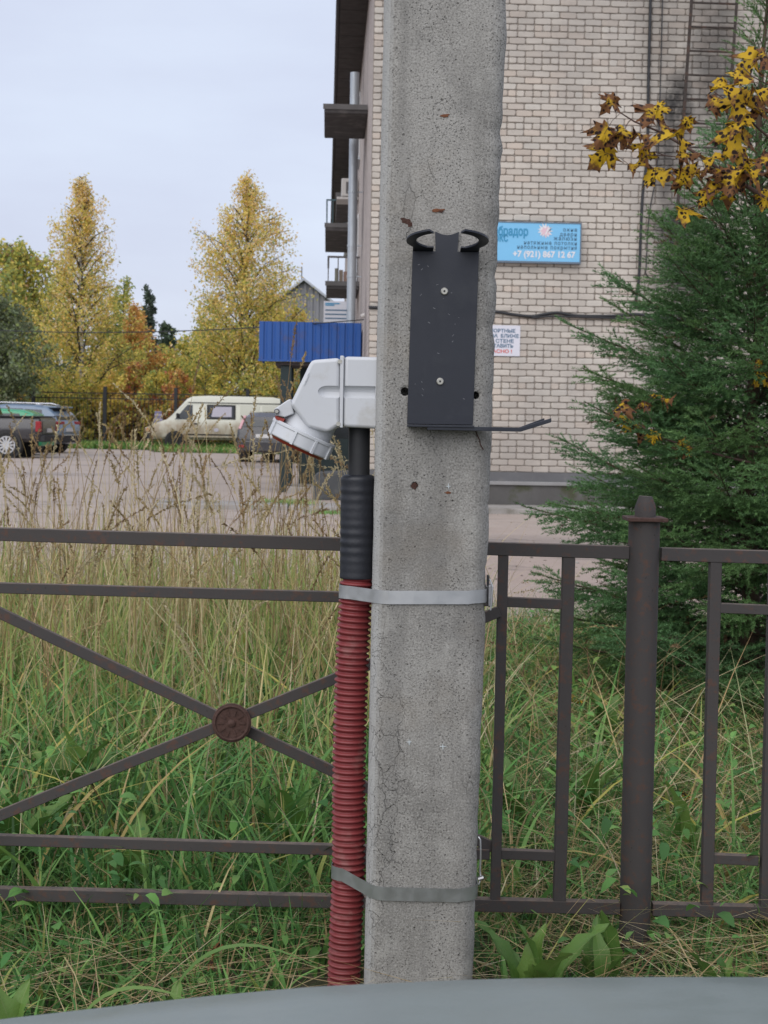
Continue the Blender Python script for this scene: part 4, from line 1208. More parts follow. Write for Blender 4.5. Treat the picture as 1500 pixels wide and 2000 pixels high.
class Car:
    """+x forward, y to the car's left, z up; stations: (x, z_bottom, z_top, half_width)"""
    def __init__(s, root, st, belt, wr, paint_m):
        s.root, s.st, s.belt, s.wr, s.paint = root, sorted(st), belt, wr, paint_m
        s.zmax = max(t[2] for t in st)
    def at(s, x):
        st = s.st; xs = [t[0] for t in st]
        return [float(np.interp(x, xs, [t[i] for t in st])) for i in (1, 2, 3)]
    def sec(s, x, zb, zt, w):
        bz = min(s.belt, zt - 0.05)
        f = max(0.0, min(1.0, (zt - bz) / max(0.05, s.zmax - s.belt)))
        w5 = w * 0.95 + (s.wr - w * 0.95) * f
        ze = bz + (zt - bz) * 0.86
        return [(0, zb), (w * 0.86, zb), (w * 0.97, zb + 0.1), (w, zb + (bz - zb) * 0.5), (w * 0.985, bz - 0.03), (w * 0.96, bz), (w5, ze), (w5 * 0.88, zt - 0.012), (w5 * 0.5, zt), (0, zt + 0.004)]
    def side(s, x, z):
        zb, zt, w = s.at(x); q = s.sec(x, zb, zt, w)[1:8]
        return float(np.interp(z, [p[1] for p in q], [p[0] for p in q]))
    def body(s, name='body', mat=None):
        m = MB(); rows = []
        st = s.st
        xs = sorted(set([t[0] for t in st] + list(np.linspace(st[0][0], st[-1][0], 30))))
        for x in xs:
            zb, zt, w = s.at(x); q = s.sec(x, zb, zt, w)
            rows.append([(x, y, z) for y, z in q] + [(x, -y, z) for y, z in q[::-1][1:-1]])
        n = len(rows[0])
        vs = [p for r in rows for p in r]
        fs = [(i * n + j, (i + 1) * n + j, (i + 1) * n + (j + 1) % n, i * n + (j + 1) % n) for i in range(len(rows) - 1) for j in range(n)]
        fs += [tuple(range(n)), tuple((len(rows) - 1) * n + j for j in range(n))[::-1]]
        m.add(vs, fs)
        return m.build(name, mat or s.paint, s.root, smooth='split', world=False)
    def panel(s, name, poly, mat, parent, sides=(1, -1), off=0.008, th=0.02):
        for sg_ in sides:
            m = MB(); n = len(poly)
            a = [(x, sg_ * (s.side(x, z) + off), z) for x, z in poly]; b = [(x, sg_ * (s.side(x, z) + off - th), z) for x, z in poly]
            m.add(a + b, [tuple(range(n)), tuple(range(n, 2 * n))] + [(i, (i + 1) % n, n + (i + 1) % n, n + i) for i in range(n)])
            o = m.build(name, mat, parent, world=False)
        return o
    def cross(s, name, x0, z0, w0, x1, z1, w1, mat, parent, off=0.012):
        d = np.array([x1 - x0, z1 - z0]); nrm = np.array([-d[1], d[0]]) / np.linalg.norm(d)
        if nrm[1] < 0: nrm = -nrm
        if abs(d[0]) < 0.6 * abs(d[1]):
            nrm = nrm if (nrm[0] > 0) == (x0 > 0) else -nrm
        q = []
        for o_ in (off, off - 0.03):
            for (x, z, y) in ((x0, z0, w0), (x0, z0, -w0), (x1, z1, -w1), (x1, z1, w1)):
                q.append((x + nrm[0] * o_, y, z + nrm[1] * o_))
        return MB().hexa(q).build(name, mat, parent, world=False)
    def wheels(s, xs, r, spokes=9, tw=0.2, sides=(1, -1), rim_mat=None):
        for x in xs:
            for sg_ in sides:
                w = s.at(x)[2]
                arch = MB().tube([(x, sg_ * (w - 0.28), r * 1.02), (x, sg_ * (w + 0.003), r * 1.02)], r * 1.17, 28).build('wheel_arch', M['dark_trim'], s.root, smooth='split', world=False)
                prof = [(w - tw, r * 0.9), (w - tw + 0.03, r), (w + 0.0, r), (w + 0.032, r * 0.93), (w + 0.034, r * 0.70), (w + 0.005, r * 0.67)]
                wh = MB().tube([(x, sg_ * a, r) for a, _ in prof], [b for _, b in prof], 28, axis=(0, 1, 0)).build('wheel', M['tyre'], s.root, smooth='split', world=False)
                rm = MB()
                rm.tube([(x, sg_ * (w - 0.0), r), (x, sg_ * (w + 0.018), r)], [r * 0.15, r * 0.12], 12)
                for k in range(spokes):
                    a = 2 * math.pi * k / spokes
                    rm.bar((x + r * 0.1 * math.cos(a), sg_ * (w + 0.014), r + r * 0.1 * math.sin(a)), (x + r * 0.66 * math.cos(a), sg_ * (w + 0.016), r + r * 0.66 * math.sin(a)), r * 0.13, 0.02)
                n_ = 28
                ringv = [];
                for rad, yy in ((r * 0.69, w + 0.026), (r * 0.61, w + 0.026), (r * 0.60, w - 0.0)):
                    ringv += [(x + rad * math.cos(2 * math.pi * k / n_), sg_ * yy, r + rad * math.sin(2 * math.pi * k / n_)) for k in range(n_)]
                rm.add(ringv, [(j * n_ + k, j * n_ + (k + 1) % n_, (j + 1) * n_ + (k + 1) % n_, (j + 1) * n_ + k) for j in (0, 1) for k in range(n_)])
                rm.build('rim', rim_mat or M['rim'], wh, world=False)
    def box(s, name, a, b, mat, parent=None, bevel=0.01):
        return MB().box(a, b).build(name, mat, parent or s.root, world=False, bevel=bevel)
    def mirrors(s, x, z, mat):
        for sg_ in (1, -1):
            w = s.side(x, z)
            s.box('mirror', (x - 0.06, sg_ * (w + 0.12) - 0.08, z), (x + 0.06, sg_ * (w + 0.12) + 0.08, z + 0.16), mat, bevel=0.03)

GROUPV = 'vehicles parked across the yard'
# --- cream van
def van_paint():
    k = NT('dirty_cream_paint'); v = k.coord()
    sp = k.node('ShaderNodeSeparateXYZ'); k.link(v, sp.inputs[0])
    n = k.noise(v, 1.6, 6, 0.65); n2 = k.noise(k.coord(scale=(1, 1, 0.4)), 5, 5, 0.6)
    c = k.mix(n, (0.56, 0.57, 0.48), (0.65, 0.65, 0.58))
    low = k.ramp(k.math('ADD', sp.outputs['Z'], k.math('MULTIPLY', n, 0.5)), 1.15, 1.5, 1, 0)
    c = k.mix(k.math('MULTIPLY', low, k.ramp(n2, 0.3, 0.6, 0.4, 0.95)), c, (0.33, 0.26, 0.18))
    c = k.mix(k.math('MULTIPLY', k.ramp(n2, 0.6, 0.75), 0.3), c, (0.3, 0.24, 0.17))
    return k.done(c, 0.55, 0)
M['van'] = van_paint()
vl_ = P(290, 850, 62.0); vr_ = P(556, 850, 62.0)
vlen = vr_[0] - vl_[0]
van = thing('van', 'dirty cream panel van with a curtained side window, in front of the trees', 'van', ((vl_[0] + vr_[0]) / 2, 62.0, 0.02), math.radians(180 + 4), GROUPV)
h = vlen / 2
C = Car(van, [(-h, 0.48, 1.9, 0.86), (-h + 0.06, 0.42, 2.06, 0.9), (-h + 0.5, 0.4, 2.14, 0.92), (0.3, 0.4, 2.16, 0.92), (0.95, 0.4, 2.12, 0.92), (1.15, 0.4, 2.02, 0.92), (1.42, 0.4, 1.72, 0.92), (1.78, 0.4, 1.34, 0.91), (1.95, 0.4, 1.19, 0.9), (h - 0.35, 0.4, 1.05, 0.88), (h - 0.1, 0.42, 0.93, 0.84), (h, 0.48, 0.84, 0.78)], 1.17, 0.80, M['van'])
C.body()
C.wheels((h - 1.13, -h + 1.55), 0.34, 5, rim_mat=M['dark_trim'])
fw = C.panel('window', [(0.92, 1.2), (1.62, 1.2), (1.13, 1.78), (0.92, 1.78)], M['glass_car'], van)
for sg_ in (1, -1):
    w1 = C.panel('window', [(-0.78, 1.22), (0.36, 1.22), (0.36, 1.80), (-0.78, 1.80)], M['dark_trim'], van, sides=(sg_,))
    C.panel('pane', [(-0.70, 1.29), (0.28, 1.29), (0.28, 1.74), (-0.70, 1.74)], M['glass_car'], w1, sides=(sg_,), off=0.012)
    C.panel('curtain', [(-0.62, 1.32), (0.18, 1.32), (0.10, 1.72), (-0.62, 1.72)], M['curtain'], w1, sides=(sg_,), off=0.0155)
    pn = C.panel('stamped_panel', [(-1.72, 1.25), (-0.95, 1.25), (-0.95, 1.78), (-1.72, 1.78)], M['van'], van, sides=(sg_,), off=0.012)
    C.panel('stamped_panel', [(-2.5, 1.25), (-1.82, 1.25), (-1.82, 1.78), (-2.5, 1.78)], M['van'], van, sides=(sg_,), off=0.012)
    C.panel('drip_rail', [(-h + 0.1, 1.865), (1.1, 1.865), (1.1, 1.89), (-h + 0.1, 1.89)], M['dark_trim'], van, sides=(sg_,), off=0.03)
    C.panel('sill_trim', [(-h + 1.98, 0.46), (h - 1.55, 0.46), (h - 1.55, 0.63), (-h + 1.98, 0.63)], M['dark_trim'], van, sides=(sg_,), off=0.012)
    for xx in (0.60, 0.64 + 1.02, -0.86):
        C.panel('door_seam', [(xx, 0.6), (xx + 0.014, 0.6), (xx + 0.014, 1.16), (xx, 1.16)], M['dark_trim'], van, sides=(sg_,), off=0.004, th=0.01)
    C.panel('filler_cap', [(-0.02 + 0.1 * math.cos(a), 0.80 + 0.075 * math.sin(a)) for a in np.linspace(0, 2 * math.pi, 14, endpoint=False)], M['curtain'], van, sides=(sg_,), off=0.012)
    C.panel('door_handle', [(0.7, 1.02), (0.88, 1.02), (0.88, 1.06), (0.7, 1.06)], M['dark_trim'], van, sides=(sg_,), off=0.03)
C.cross('windscreen', 1.75, 1.35, 0.78, 1.2, 1.97, 0.70, M['glass_car'], van)
C.cross('rear_window', -h - 0.004, 1.25, 0.7, -h + 0.035, 1.75, 0.66, M['glass_car'], van)
C.box('bumper', (h - 0.2, -0.86, 0.42), (h + 0.1, 0.86, 0.66), M['dark_trim'])
C.box('bumper', (-h - 0.1, -0.86, 0.42), (-h + 0.1, 0.86, 0.6), M['dark_trim'])
for sg_ in (1, -1):
    C.box('headlight', (h - 0.05, sg_ * 0.62 - 0.14, 0.70), (h + 0.03, sg_ * 0.62 + 0.1, 0.86), M['lamp_clear'])
    C.box('indicator', (h - 0.16, sg_ * 0.80 - 0.06, 0.70), (h - 0.0, sg_ * 0.80 + 0.05, 0.84), M['amber'])
    C.box('tail_light', (-h - 0.02, sg_ * 0.8 - 0.07, 0.9), (-h + 0.02, sg_ * 0.8 + 0.07, 1.25), M['tail_red'])
C.mirrors(1.5, 1.28, M['dark_trim'])

# --- three cars parked side by side on the left: all heading left and a little away
M['pickup_paint'] = paint('graphite_paint', (0.032, 0.03, 0.034)); M['green_paint'] = paint('green_paint', (0.03, 0.30, 0.14)); M['suv_paint'] = paint('steel_blue_paint', (0.13, 0.19, 0.27))
def place(u_tail, Y, ang, half):
    hd = np.array([-math.cos(math.radians(ang)), math.sin(math.radians(ang))])
    t = P(u_tail, 850, Y)
    return (float(t[0] + hd[0] * half), float(Y + hd[1] * half), 0.01), math.radians(180 - ang)
loc, rz = place(95, 47.2, 3, 2.65)
pk = thing('pickup_truck', 'dark graphite pickup truck with red tail light at the left edge', 'truck', loc, rz, GROUPV)
C = Car(pk, [(-2.65, 0.58, 1.16, 0.9), (-2.6, 0.5, 1.24, 0.93), (-1.05, 0.45, 1.24, 0.94), (-0.98, 0.42, 1.26, 0.94), (-0.86, 0.42, 1.70, 0.94), (-0.55, 0.42, 1.80, 0.94), (0.35, 0.42, 1.80, 0.94), (0.75, 0.42, 1.66, 0.94), (1.25, 0.42, 1.28, 0.93), (1.5, 0.42, 1.17, 0.93), (2.4, 0.45, 1.06, 0.9), (2.62, 0.5, 0.95, 0.84)], 1.16, 0.72, M['pickup_paint'])
C.body(); C.wheels((-1.62, 1.6), 0.39, 12)
C.panel('window', [(-0.75, 1.22), (0.28, 1.22), (0.28, 1.66), (-0.62, 1.66)], M['glass_car'], pk); C.panel('window', [(0.36, 1.22), (1.1, 1.22), (0.55, 1.66), (0.36, 1.66)], M['glass_car'], pk)
C.cross('windscreen', 1.22, 1.3, 0.78, 0.78, 1.64, 0.68, M['glass_car'], pk); C.cross('rear_window', -0.985, 1.30, 0.68, -0.88, 1.64, 0.62, M['glass_car'], pk)
C.box('cargo_rail', (-2.62, -0.93, 1.24), (-1.05, 0.93, 1.275), M['dark_trim'])
C.box('bumper', (-2.78, -0.86, 0.5), (-2.6, 0.86, 0.7), M['dark_trim'], bevel=0.03)
C.box('tailgate_panel', (-2.668, -0.72, 0.74), (-2.648, 0.72, 1.14), M['pickup_paint'])
for sg_ in (1, -1):
    C.box('tail_light', (-2.67, sg_ * 0.87 - 0.07, 0.80), (-2.50, sg_ * 0.88 + 0.064, 1.12), M['tail_red'], bevel=0.02)
    C.box('headlight', (2.4, sg_ * 0.72 - 0.12, 0.78), (2.62, sg_ * 0.72 + 0.12, 0.95), M['lamp_clear'], bevel=0.02)
    for q, xx in enumerate((-0.8, 0.33)):
        C.panel('door_handle', [(xx + 0.1, 1.02), (xx + 0.3, 1.02), (xx + 0.3, 1.06), (xx + 0.1, 1.06)], M['chrome'], pk, sides=(sg_,), off=0.03)
C.box('number_plate', (-2.70, -0.26, 0.78), (-2.675, 0.26, 0.9), M['plate'], bevel=0)
C.mirrors(0.9, 1.22, M['pickup_paint'])

loc, rz = place(90, 50.3, 3, 2.05)
gc = thing('hatchback', 'bright green hatchback mostly hidden between the pickup and the blue car', 'car', loc, rz, GROUPV)
C = Car(gc, [(-2.05, 0.4, 0.86, 0.76), (-1.98, 0.32, 1.0, 0.82), (-1.8, 0.28, 1.34, 0.84), (-1.45, 0.28, 1.46, 0.85), (-0.5, 0.26, 1.50, 0.85), (0.3, 0.26, 1.44, 0.85), (0.65, 0.26, 1.28, 0.85), (1.1, 0.26, 0.98, 0.84), (1.8, 0.3, 0.84, 0.8), (2.0, 0.36, 0.66, 0.72)], 0.94, 0.62, M['green_paint'])
C.body(); C.wheels((-1.25, 1.28), 0.31, 8)
C.panel('window', [(-1.5, 0.99), (-0.5, 0.99), (-0.5, 1.34), (-1.35, 1.34)], M['glass_car'], gc); C.panel('window', [(-0.42, 0.99), (0.85, 0.99), (0.25, 1.34), (-0.42, 1.34)], M['glass_car'], gc)
C.cross('windscreen', 1.05, 1.0, 0.72, 0.4, 1.40, 0.6, M['glass_car'], gc); C.cross('rear_window', -1.97, 1.02, 0.66, -1.78, 1.33, 0.58, M['glass_car'], gc)
for sg_ in (1, -1): C.box('tail_light', (-2.06, sg_ * 0.7 - 0.08, 0.7), (-1.85, sg_ * 0.74 + 0.07, 0.98), M['tail_red'], bevel=0.02)
C.box('bumper', (-2.12, -0.74, 0.3), (-1.95, 0.74, 0.58), M['green_paint'], bevel=0.04); C.mirrors(0.7, 0.98, M['green_paint'])

loc, rz = place(136, 53.4, 15, 2.3)
sv = thing('suv', 'steel blue crossover car with roof rails parked beside the pickup', 'car', loc, rz, GROUPV)
C = Car(sv, [(-2.3, 0.46, 0.98, 0.82), (-2.22, 0.36, 1.12, 0.88), (-2.05, 0.3, 1.40, 0.9), (-1.75, 0.3, 1.60, 0.92), (-1.2, 0.28, 1.66, 0.92), (-0.2, 0.28, 1.68, 0.92), (0.4, 0.28, 1.60, 0.92), (0.85, 0.28, 1.38, 0.92), (1.25, 0.28, 1.12, 0.91), (1.9, 0.3, 1.0, 0.88), (2.2, 0.4, 0.8, 0.78)], 1.06, 0.66, M['suv_paint'])
C.body(); C.wheels((-1.4, 1.32), 0.36, 10)
C.panel('window', [(-1.72, 1.14), (-0.95, 1.10), (-0.95, 1.50), (-1.6, 1.48)], M['glass_car'], sv); C.panel('window', [(-0.88, 1.10), (0.02, 1.10), (0.02, 1.52), (-0.88, 1.51)], M['glass_car'], sv); C.panel('window', [(0.09, 1.10), (1.05, 1.10), (0.42, 1.49), (0.09, 1.52)], M['glass_car'], sv)
C.cross('windscreen', 1.2, 1.16, 0.76, 0.5, 1.56, 0.62, M['glass_car'], sv); C.cross('rear_window', -2.215, 1.14, 0.72, -1.93, 1.50, 0.6, M['glass_car'], sv)
C.box('spoiler', (-2.12, -0.62, 1.55), (-1.7, 0.62, 1.60), M['suv_paint'], bevel=0.015)
for sg_ in (1, -1):
    MB().tube([(-1.6, sg_ * 0.62, 1.63), (-1.3, sg_ * 0.63, 1.70), (0.1, sg_ * 0.63, 1.72), (0.5, sg_ * 0.62, 1.62)], 0.022, 8).build('roof_rail', M['chrome'], sv, smooth=True, world=False)
    C.box('tail_light', (-2.30, sg_ * 0.60 - 0.24, 0.98), (-1.98, sg_ * 0.66 + 0.215, 1.09), M['tail_red'], bevel=0.02)
    C.panel('sill_trim', [(-1.0, 0.33), (0.92, 0.33), (0.92, 0.5), (-1.0, 0.5)], M['dark_trim'], sv, sides=(sg_,), off=0.012)
C.box('bumper', (-2.38, -0.8, 0.36), (-2.2, 0.8, 0.62), M['dark_trim'], bevel=0.04); C.box('bumper_trim', (-2.392, -0.7, 0.60), (-2.3, 0.7, 0.64), M['chrome'], bevel=0.01)
C.box('number_plate', (-2.34, -0.26, 0.74), (-2.30, 0.26, 0.86), M['plate'], bevel=0)
C.mirrors(0.8, 1.1, M['suv_paint'])

# --- dark hatchback seen from behind, beside the canopy
M['hatch_paint'] = paint('dark_violet_grey_paint', (0.02, 0.02, 0.026))
hx = P(541, 850, 46.2)
hb = thing('hatchback', 'dark hatchback seen from behind beside the canopy post', 'car', (float(hx[0]), 48.0, 0.01), math.radians(80), GROUPV)
C = Car(hb, [(-2.1, 0.42, 0.92, 0.80), (-2.02, 0.34, 1.06, 0.86), (-1.85, 0.3, 1.36, 0.88), (-1.5, 0.28, 1.50, 0.89), (-0.5, 0.26, 1.53, 0.89), (0.3, 0.26, 1.47, 0.89), (0.7, 0.26, 1.30, 0.88), (1.15, 0.26, 1.0, 0.87), (1.9, 0.3, 0.88, 0.82), (2.1, 0.36, 0.7, 0.74)], 0.98, 0.64, M['hatch_paint'])
C.body(); C.wheels((-1.3, 1.32), 0.32, 8)
C.panel('window', [(-1.55, 1.03), (-0.5, 1.03), (-0.5, 1.37), (-1.4, 1.37)], M['glass_car'], hb); C.panel('window', [(-0.42, 1.03), (0.9, 1.03), (0.3, 1.37), (-0.42, 1.37)], M['glass_car'], hb)
C.cross('windscreen', 1.1, 1.03, 0.74, 0.42, 1.44, 0.62, M['glass_car'], hb); C.cross('rear_window', -2.015, 1.07, 0.66, -1.83, 1.36, 0.58, M['glass_car'], hb)
for sg_ in (1, -1):
    MB().bar((-2.03, sg_ * 0.77, 0.98), (-1.80, sg_ * 0.66, 1.38), 0.11, 0.09).build('tail_light', M['tail_pink'], hb, world=False, bevel=0.015)
    C.box('reflector', (-2.165, sg_ * 0.68 - 0.08, 0.44), (-2.14, sg_ * 0.68 + 0.08, 0.52), M['tail_red'], bevel=0.01)
C.box('bumper', (-2.15, -0.82, 0.32), (-2.0, 0.82, 0.66), M['hatch_paint'], bevel=0.05); C.box('number_plate', (-2.125, -0.26, 0.74), (-2.085, 0.26, 0.85), M['plate'], bevel=0)
C.mirrors(0.75, 1.02, M['hatch_paint'])

# ------------------------------------------------------------------ far fence, gabled building, overhead wire
M['far_fence'] = plain('black_fence', (0.022, 0.024, 0.028), 0.7)
ff = thing('railing_fence', 'dark metal railing fence in front of the autumn trees', 'fence', (float(P(205, 870, 64.5)[0]), 64.5, 0))
xL, xR = P(-120, 850, 64.5)[0], P(640, 850, 64.5)[0]
zt_ = P(205, 768, 64.5)[2]
pk_ = MB()
for x in np.arange(xL, xR, 0.16): pk_.box((x - 0.009, 64.49, 0.1), (x + 0.009, 64.51, zt_ - 0.05))
tag(pk_.build('pickets', M['far_fence'], ff, fix=False), kind='stuff')
for z in (zt_, zt_ - 0.22, 0.25):
    MB().box((xL, 64.47, z - 0.02), (xR, 64.488, z + 0.02)).build('rail', M['far_fence'], ff)
for u in (-73, 65, 205, 343, 483, 622):
    c = P(u, 850, 64.4)[0]; zz = P(205, 755, 64.4)[2]
    MB().box((c - 0.07, 64.3, 0), (c + 0.07, 64.46, zz)).build('post', M['far_fence'], ff)
M['grey_sheet'] = plain('grey_corrugated_sheet', (0.24, 0.24, 0.26), 0.7, var=0.2, scale=0.8, bump=0.1, dirt=(0.14, 0.13, 0.13), dirt_amt=0.5, dscale=0.6)
M['gable_roof'] = plain('pale_roof_edge', (0.42, 0.44, 0.48), 0.6)
gy = 84.0
ga = P(594, 549, gy)
gb = thing('gabled_house', 'grey corrugated gable house rising behind the canopy and birch', 'building', (float(ga[0]), gy, 0))
hwid, sl = 3.4, math.tan(math.radians(37))
m_ = MB(); x = -hwid; pts = []
while x < hwid: pts += [(x, 0), (x + 0.14, 0), (x + 0.18, 0.07), (x + 0.30, 0.07)]; x += 0.34
pts.append((hwid, 0))
vs = [(a, b, 0) for a, b in pts] + [(a, b, ga[2] - abs(a) * sl) for a, b in pts]
n_ = len(pts)
m_.add(vs, [(i, i + 1, n_ + i + 1, n_ + i) for i in range(n_ - 1)])
m_.build('gable_wall', M['grey_sheet'], gb, world=False, fix=False)
MB().box((-hwid, 0.1, 0), (-hwid + 0.15, 12, ga[2] - hwid * sl)).build('wall', M['grey_sheet'], gb, world=False); MB().box((hwid - 0.15, 0.1, 0), (hwid, 12, ga[2] - hwid * sl)).build('wall', M['grey_sheet'], gb, world=False)
for sg_ in (1, -1):
    e = hwid + 0.5
    q = [(0, -0.3, ga[2] + 0.02), (sg_ * e, -0.3, ga[2] + 0.02 - e * sl), (sg_ * e, 12.3, ga[2] + 0.02 - e * sl), (0, 12.3, ga[2] + 0.02)]
    MB().hexa([*q, *[(a, b, c + 0.14) for a, b, c in q]]).build('roof', M['gable_roof'], gb, world=False)
MB().tube([(-0.15, 0.3, ga[2]), (-0.15, 0.3, ga[2] + 0.8)], 0.025, 6).build('mast', M['far_fence'], gb, world=False)
for z_ in (3.2, 5.6): MB().box((-hwid + 0.1, -0.02, z_), (hwid - 0.1, -0.002, z_ + 0.08)).build('batten', M['grey_sheet'], gb, world=False)
wp_ = []
for i in range(41):
    t = i / 40
    a, b = np.array(P(-420, 600, 40)), np.array(P(712, 624, 27.5))
    p = a + (b - a) * t; p[2] -= 0.75 * 4 * t * (1 - t) * 0.55; wp_.append(p)
wo = MB().tube(wp_, 0.011, 6).build('overhead_wire', M['black_cable'], None, smooth=True)
tag(wo, 'thin dark overhead wire sagging across the sky and trees to the canopy', 'wire')

# ------------------------------------------------------------------ trees
M['leaf'] = attr_mat('autumn_leaves', 0.7, 0.42, 0.15)
M['bark'] = plain('dark_bark', (0.06, 0.05, 0.04), 0.95, var=0.4, scale=6, bump=0.6, bscale=20)
def birch_bark():
    k = NT('birch_bark'); v = k.coord()
    n = k.ramp(k.noise(k.coord(scale=(1, 1, 2.5)), 3.0, 5, 0.7), 0.5, 0.6)
    return k.done(k.mix(n, (0.5, 0.48, 0.45), (0.05, 0.045, 0.04)), 0.8, 0)
M['birch'] = birch_bark()
def leaf_quads(cen, size, cols, droop=0.0, aspect=0.55):
    n = len(cen)
    a = rng.normal(size=(n, 3)); a[:, 2] -= droop; a /= np.linalg.norm(a, axis=1, keepdims=True)
    b = rng.normal(size=(n, 3)); b -= a * (a * b).sum(1, keepdims=True); b /= np.linalg.norm(b, axis=1, keepdims=True)
    s = (size * rng.uniform(0.6, 1.3, n))[:, None]
    v = np.stack([cen - a * s * 0.5, cen + b * s * aspect * 0.5, cen + a * s * 0.5, cen - b * s * aspect * 0.5], 1).reshape(-1, 3)
    f = np.arange(4 * n).reshape(n, 4)
    return v, f, np.repeat(cols, 4, 0)
def pick_cols(n, pal, w, jit=0.18):
    pal = np.array(pal); i = rng.choice(len(pal), n, p=np.array(w) / np.sum(w))
    return np.clip(pal[i] * rng.uniform(1 - jit, 1 + jit, (n, 1)) * rng.uniform(0.94, 1.06, (n, 3)), 0, 1)
def tree(name, label, base, H, R, profile, n_leaf, lsize, pal, wts, z0=0.15, trunk_r=0.12, bark='bark', nb=90, up=0.5, droop=0.3, group='autumn trees behind the far fence', seed=1, clump=0.3, tilt=0.0, top=None, topw=None):
    """profile(t) relative crown radius at height fraction t of the crown"""
    global rng
    rng = np.random.default_rng(seed)
    t_ = thing(name, label, 'tree' if H > 3.2 else 'shrub', tuple(base), 0.0, group)
    B = np.array([0, 0, 0.0])
    zb = H * z0
    m = MB()
    tp = [(0.05 * math.sin(i * 1.3 + seed) * H * 0.06 + tilt * H * (i / 10) ** 2, 0.05 * math.cos(i * 1.7 + seed) * H * 0.06, H * 0.97 * i / 10) for i in range(11)]
    m.tube(tp, [max(0.012, trunk_r * (1 - 0.93 * (i / 10))) for i in range(11)], 8)
    m.build('trunk', M[bark], t_, smooth=True, world=False)
    lim = MB(); cen = []; cols = []
    per = n_leaf // nb
    for k in range(nb):
        t = (k + rng.uniform(0, 1)) / nb
        z = zb + (H - zb) * t * 0.98
        if rng.random() < 0.14: continue
        L = R * profile(t) * rng.uniform(0.42, 1.26)
        az = k * 2.399 + rng.uniform(-0.5, 0.5)
        tx = np.interp(z, [p[2] for p in tp], [p[0] for p in tp]); ty = np.interp(z, [p[2] for p in tp], [p[1] for p in tp])
        rise = L * up * rng.uniform(0.5, 1.3)
        s0 = np.array([tx, ty, max(0.15, z - rise * 0.8)])
        e = np.array([tx + L * math.cos(az), ty + L * math.sin(az), z + rise * 0.25])
        mid = (s0 + e) / 2 + np.array([0, 0, 0.16 * L])
        br = max(0.006, 0.012 * H / 8 + 0.05 * trunk_r)
        lim.tube([s0, mid, e], [br * 1.8, br, br * 0.4], 4, cap=False)
        n = int(per * (0.35 + 1.3 * profile(t)))
        q = rng.uniform(0.25, 1.0, n) ** 0.7
        c = (1 - q)[:, None] ** 2 * s0 + 2 * ((1 - q) * q)[:, None] * mid + (q ** 2)[:, None] * e
        nc = max(1, n // 55)
        cc = rng.normal(size=(nc, 3)) * np.array([1, 1, 0.8]) * clump * (0.35 + 0.65 * L / R) * 1.0
        c = c + cc[rng.integers(0, nc, n)] + rng.normal(size=(n, 3)) * clump * 0.31
        c[:, 2] -= np.abs(rng.normal(size=n)) * droop * 0.55
        keep = c[:, 2] > 0.1
        c = c[keep]
        w_ = np.array(wts, float)
        if topw is not None: w_ = w_ * (1 - t) + np.array(topw, float) * t
        w_ = w_ * rng.uniform(0.5, 1.6, len(w_))
        cen.append(c); cols.append(pick_cols(len(c), pal, w_))
    lim.build('limbs', M['bark'] if bark != 'birch' else M['bark'], t_, smooth=True, world=False, fix=False)
    cen = np.concatenate(cen); cols = np.concatenate(cols)
    v, f, cc = leaf_quads(cen, np.full(len(cen), lsize), cols, droop)
    link('crown', np_mesh('crown', v, f, cc), M['leaf'], t_)
    return t_
def tpos(u, Y): p = P(u, 850, Y); return (float(p[0]), Y, 0.0)
def th(u, v, Y): return float(P(u, v, Y)[2])
YEL = (0.82, 0.66, 0.17); GOLD = (0.80, 0.56, 0.20); OLIVE = (0.58, 0.55, 0.14); GRN = (0.30, 0.37, 0.13); DGRN = (0.14, 0.17, 0.09); GGRN = (0.26, 0.30, 0.18); ORG_ = (0.68, 0.36, 0.12); RED = (0.48, 0.16, 0.12); PALE = (0.80, 0.65, 0.38); BRN = (0.42, 0.28, 0.13)
cone = lambda t: (0.12 + 0.88 * min(1, t / 0.25)) * (1 - t) ** 0.75 + 0.06
tall = lambda t: (0.5 + 0.5 * min(1, t / 0.3)) * max(0.0, 1 - t ** 1.6) ** 0.9 + 0.05
roundc = lambda t: max(0.12, math.sin(math.pi * min(1, 0.12 + t * 0.88)) ** 0.7)
tree('birch_tree', 'tall narrow yellow birch on the left with sky around its tip', tpos(157, 67), th(157, 332, 67), 2.5, lambda t: float(np.interp(t, [0, .2, .4, .6, .75, .88, 1], [.85, 1, .82, .58, .44, .27, .06])), 27000, 0.125, (YEL, GOLD, OLIVE, GRN, PALE), (4, 1.5, 4.5, 2.6, 0.5), 0.14, 0.15, 'birch', 120, 0.9, 0.7, seed=3, clump=0.36, topw=(3, 4, 0.4, 0.1, 4))
tree('birch_tree', 'broad golden birch with spreading crown right of the van front', tpos(476, 67), th(476, 332, 67), 2.6, lambda t: float(np.interp(t, [0, .25, .5, .65, .75, .85, .93, 1], [.85, 1, .95, .82, .66, .36, .2, .05])), 33000, 0.125, (YEL, GOLD, OLIVE, GRN, PALE), (4, 1.2, 5, 3, 0.4), 0.12, 0.15, 'birch', 130, 0.9, 0.6, seed=9, clump=0.38, topw=(3, 4, 0.5, 0.1, 4))
tree('leafy_tree', 'olive and yellow tree at the left edge behind the tall birch', tpos(36, 72), th(40, 468, 72), 2.9, lambda t: max(0.12, math.sin(math.pi * min(1, 0.2 + t * 0.78)) ** 0.6), 19000, 0.2, (OLIVE, YEL, GRN, BRN), (5, 2, 4, 1.5), 0.12, 0.16, 'bark', 90, 0.6, 0.3, seed=4, clump=0.42)
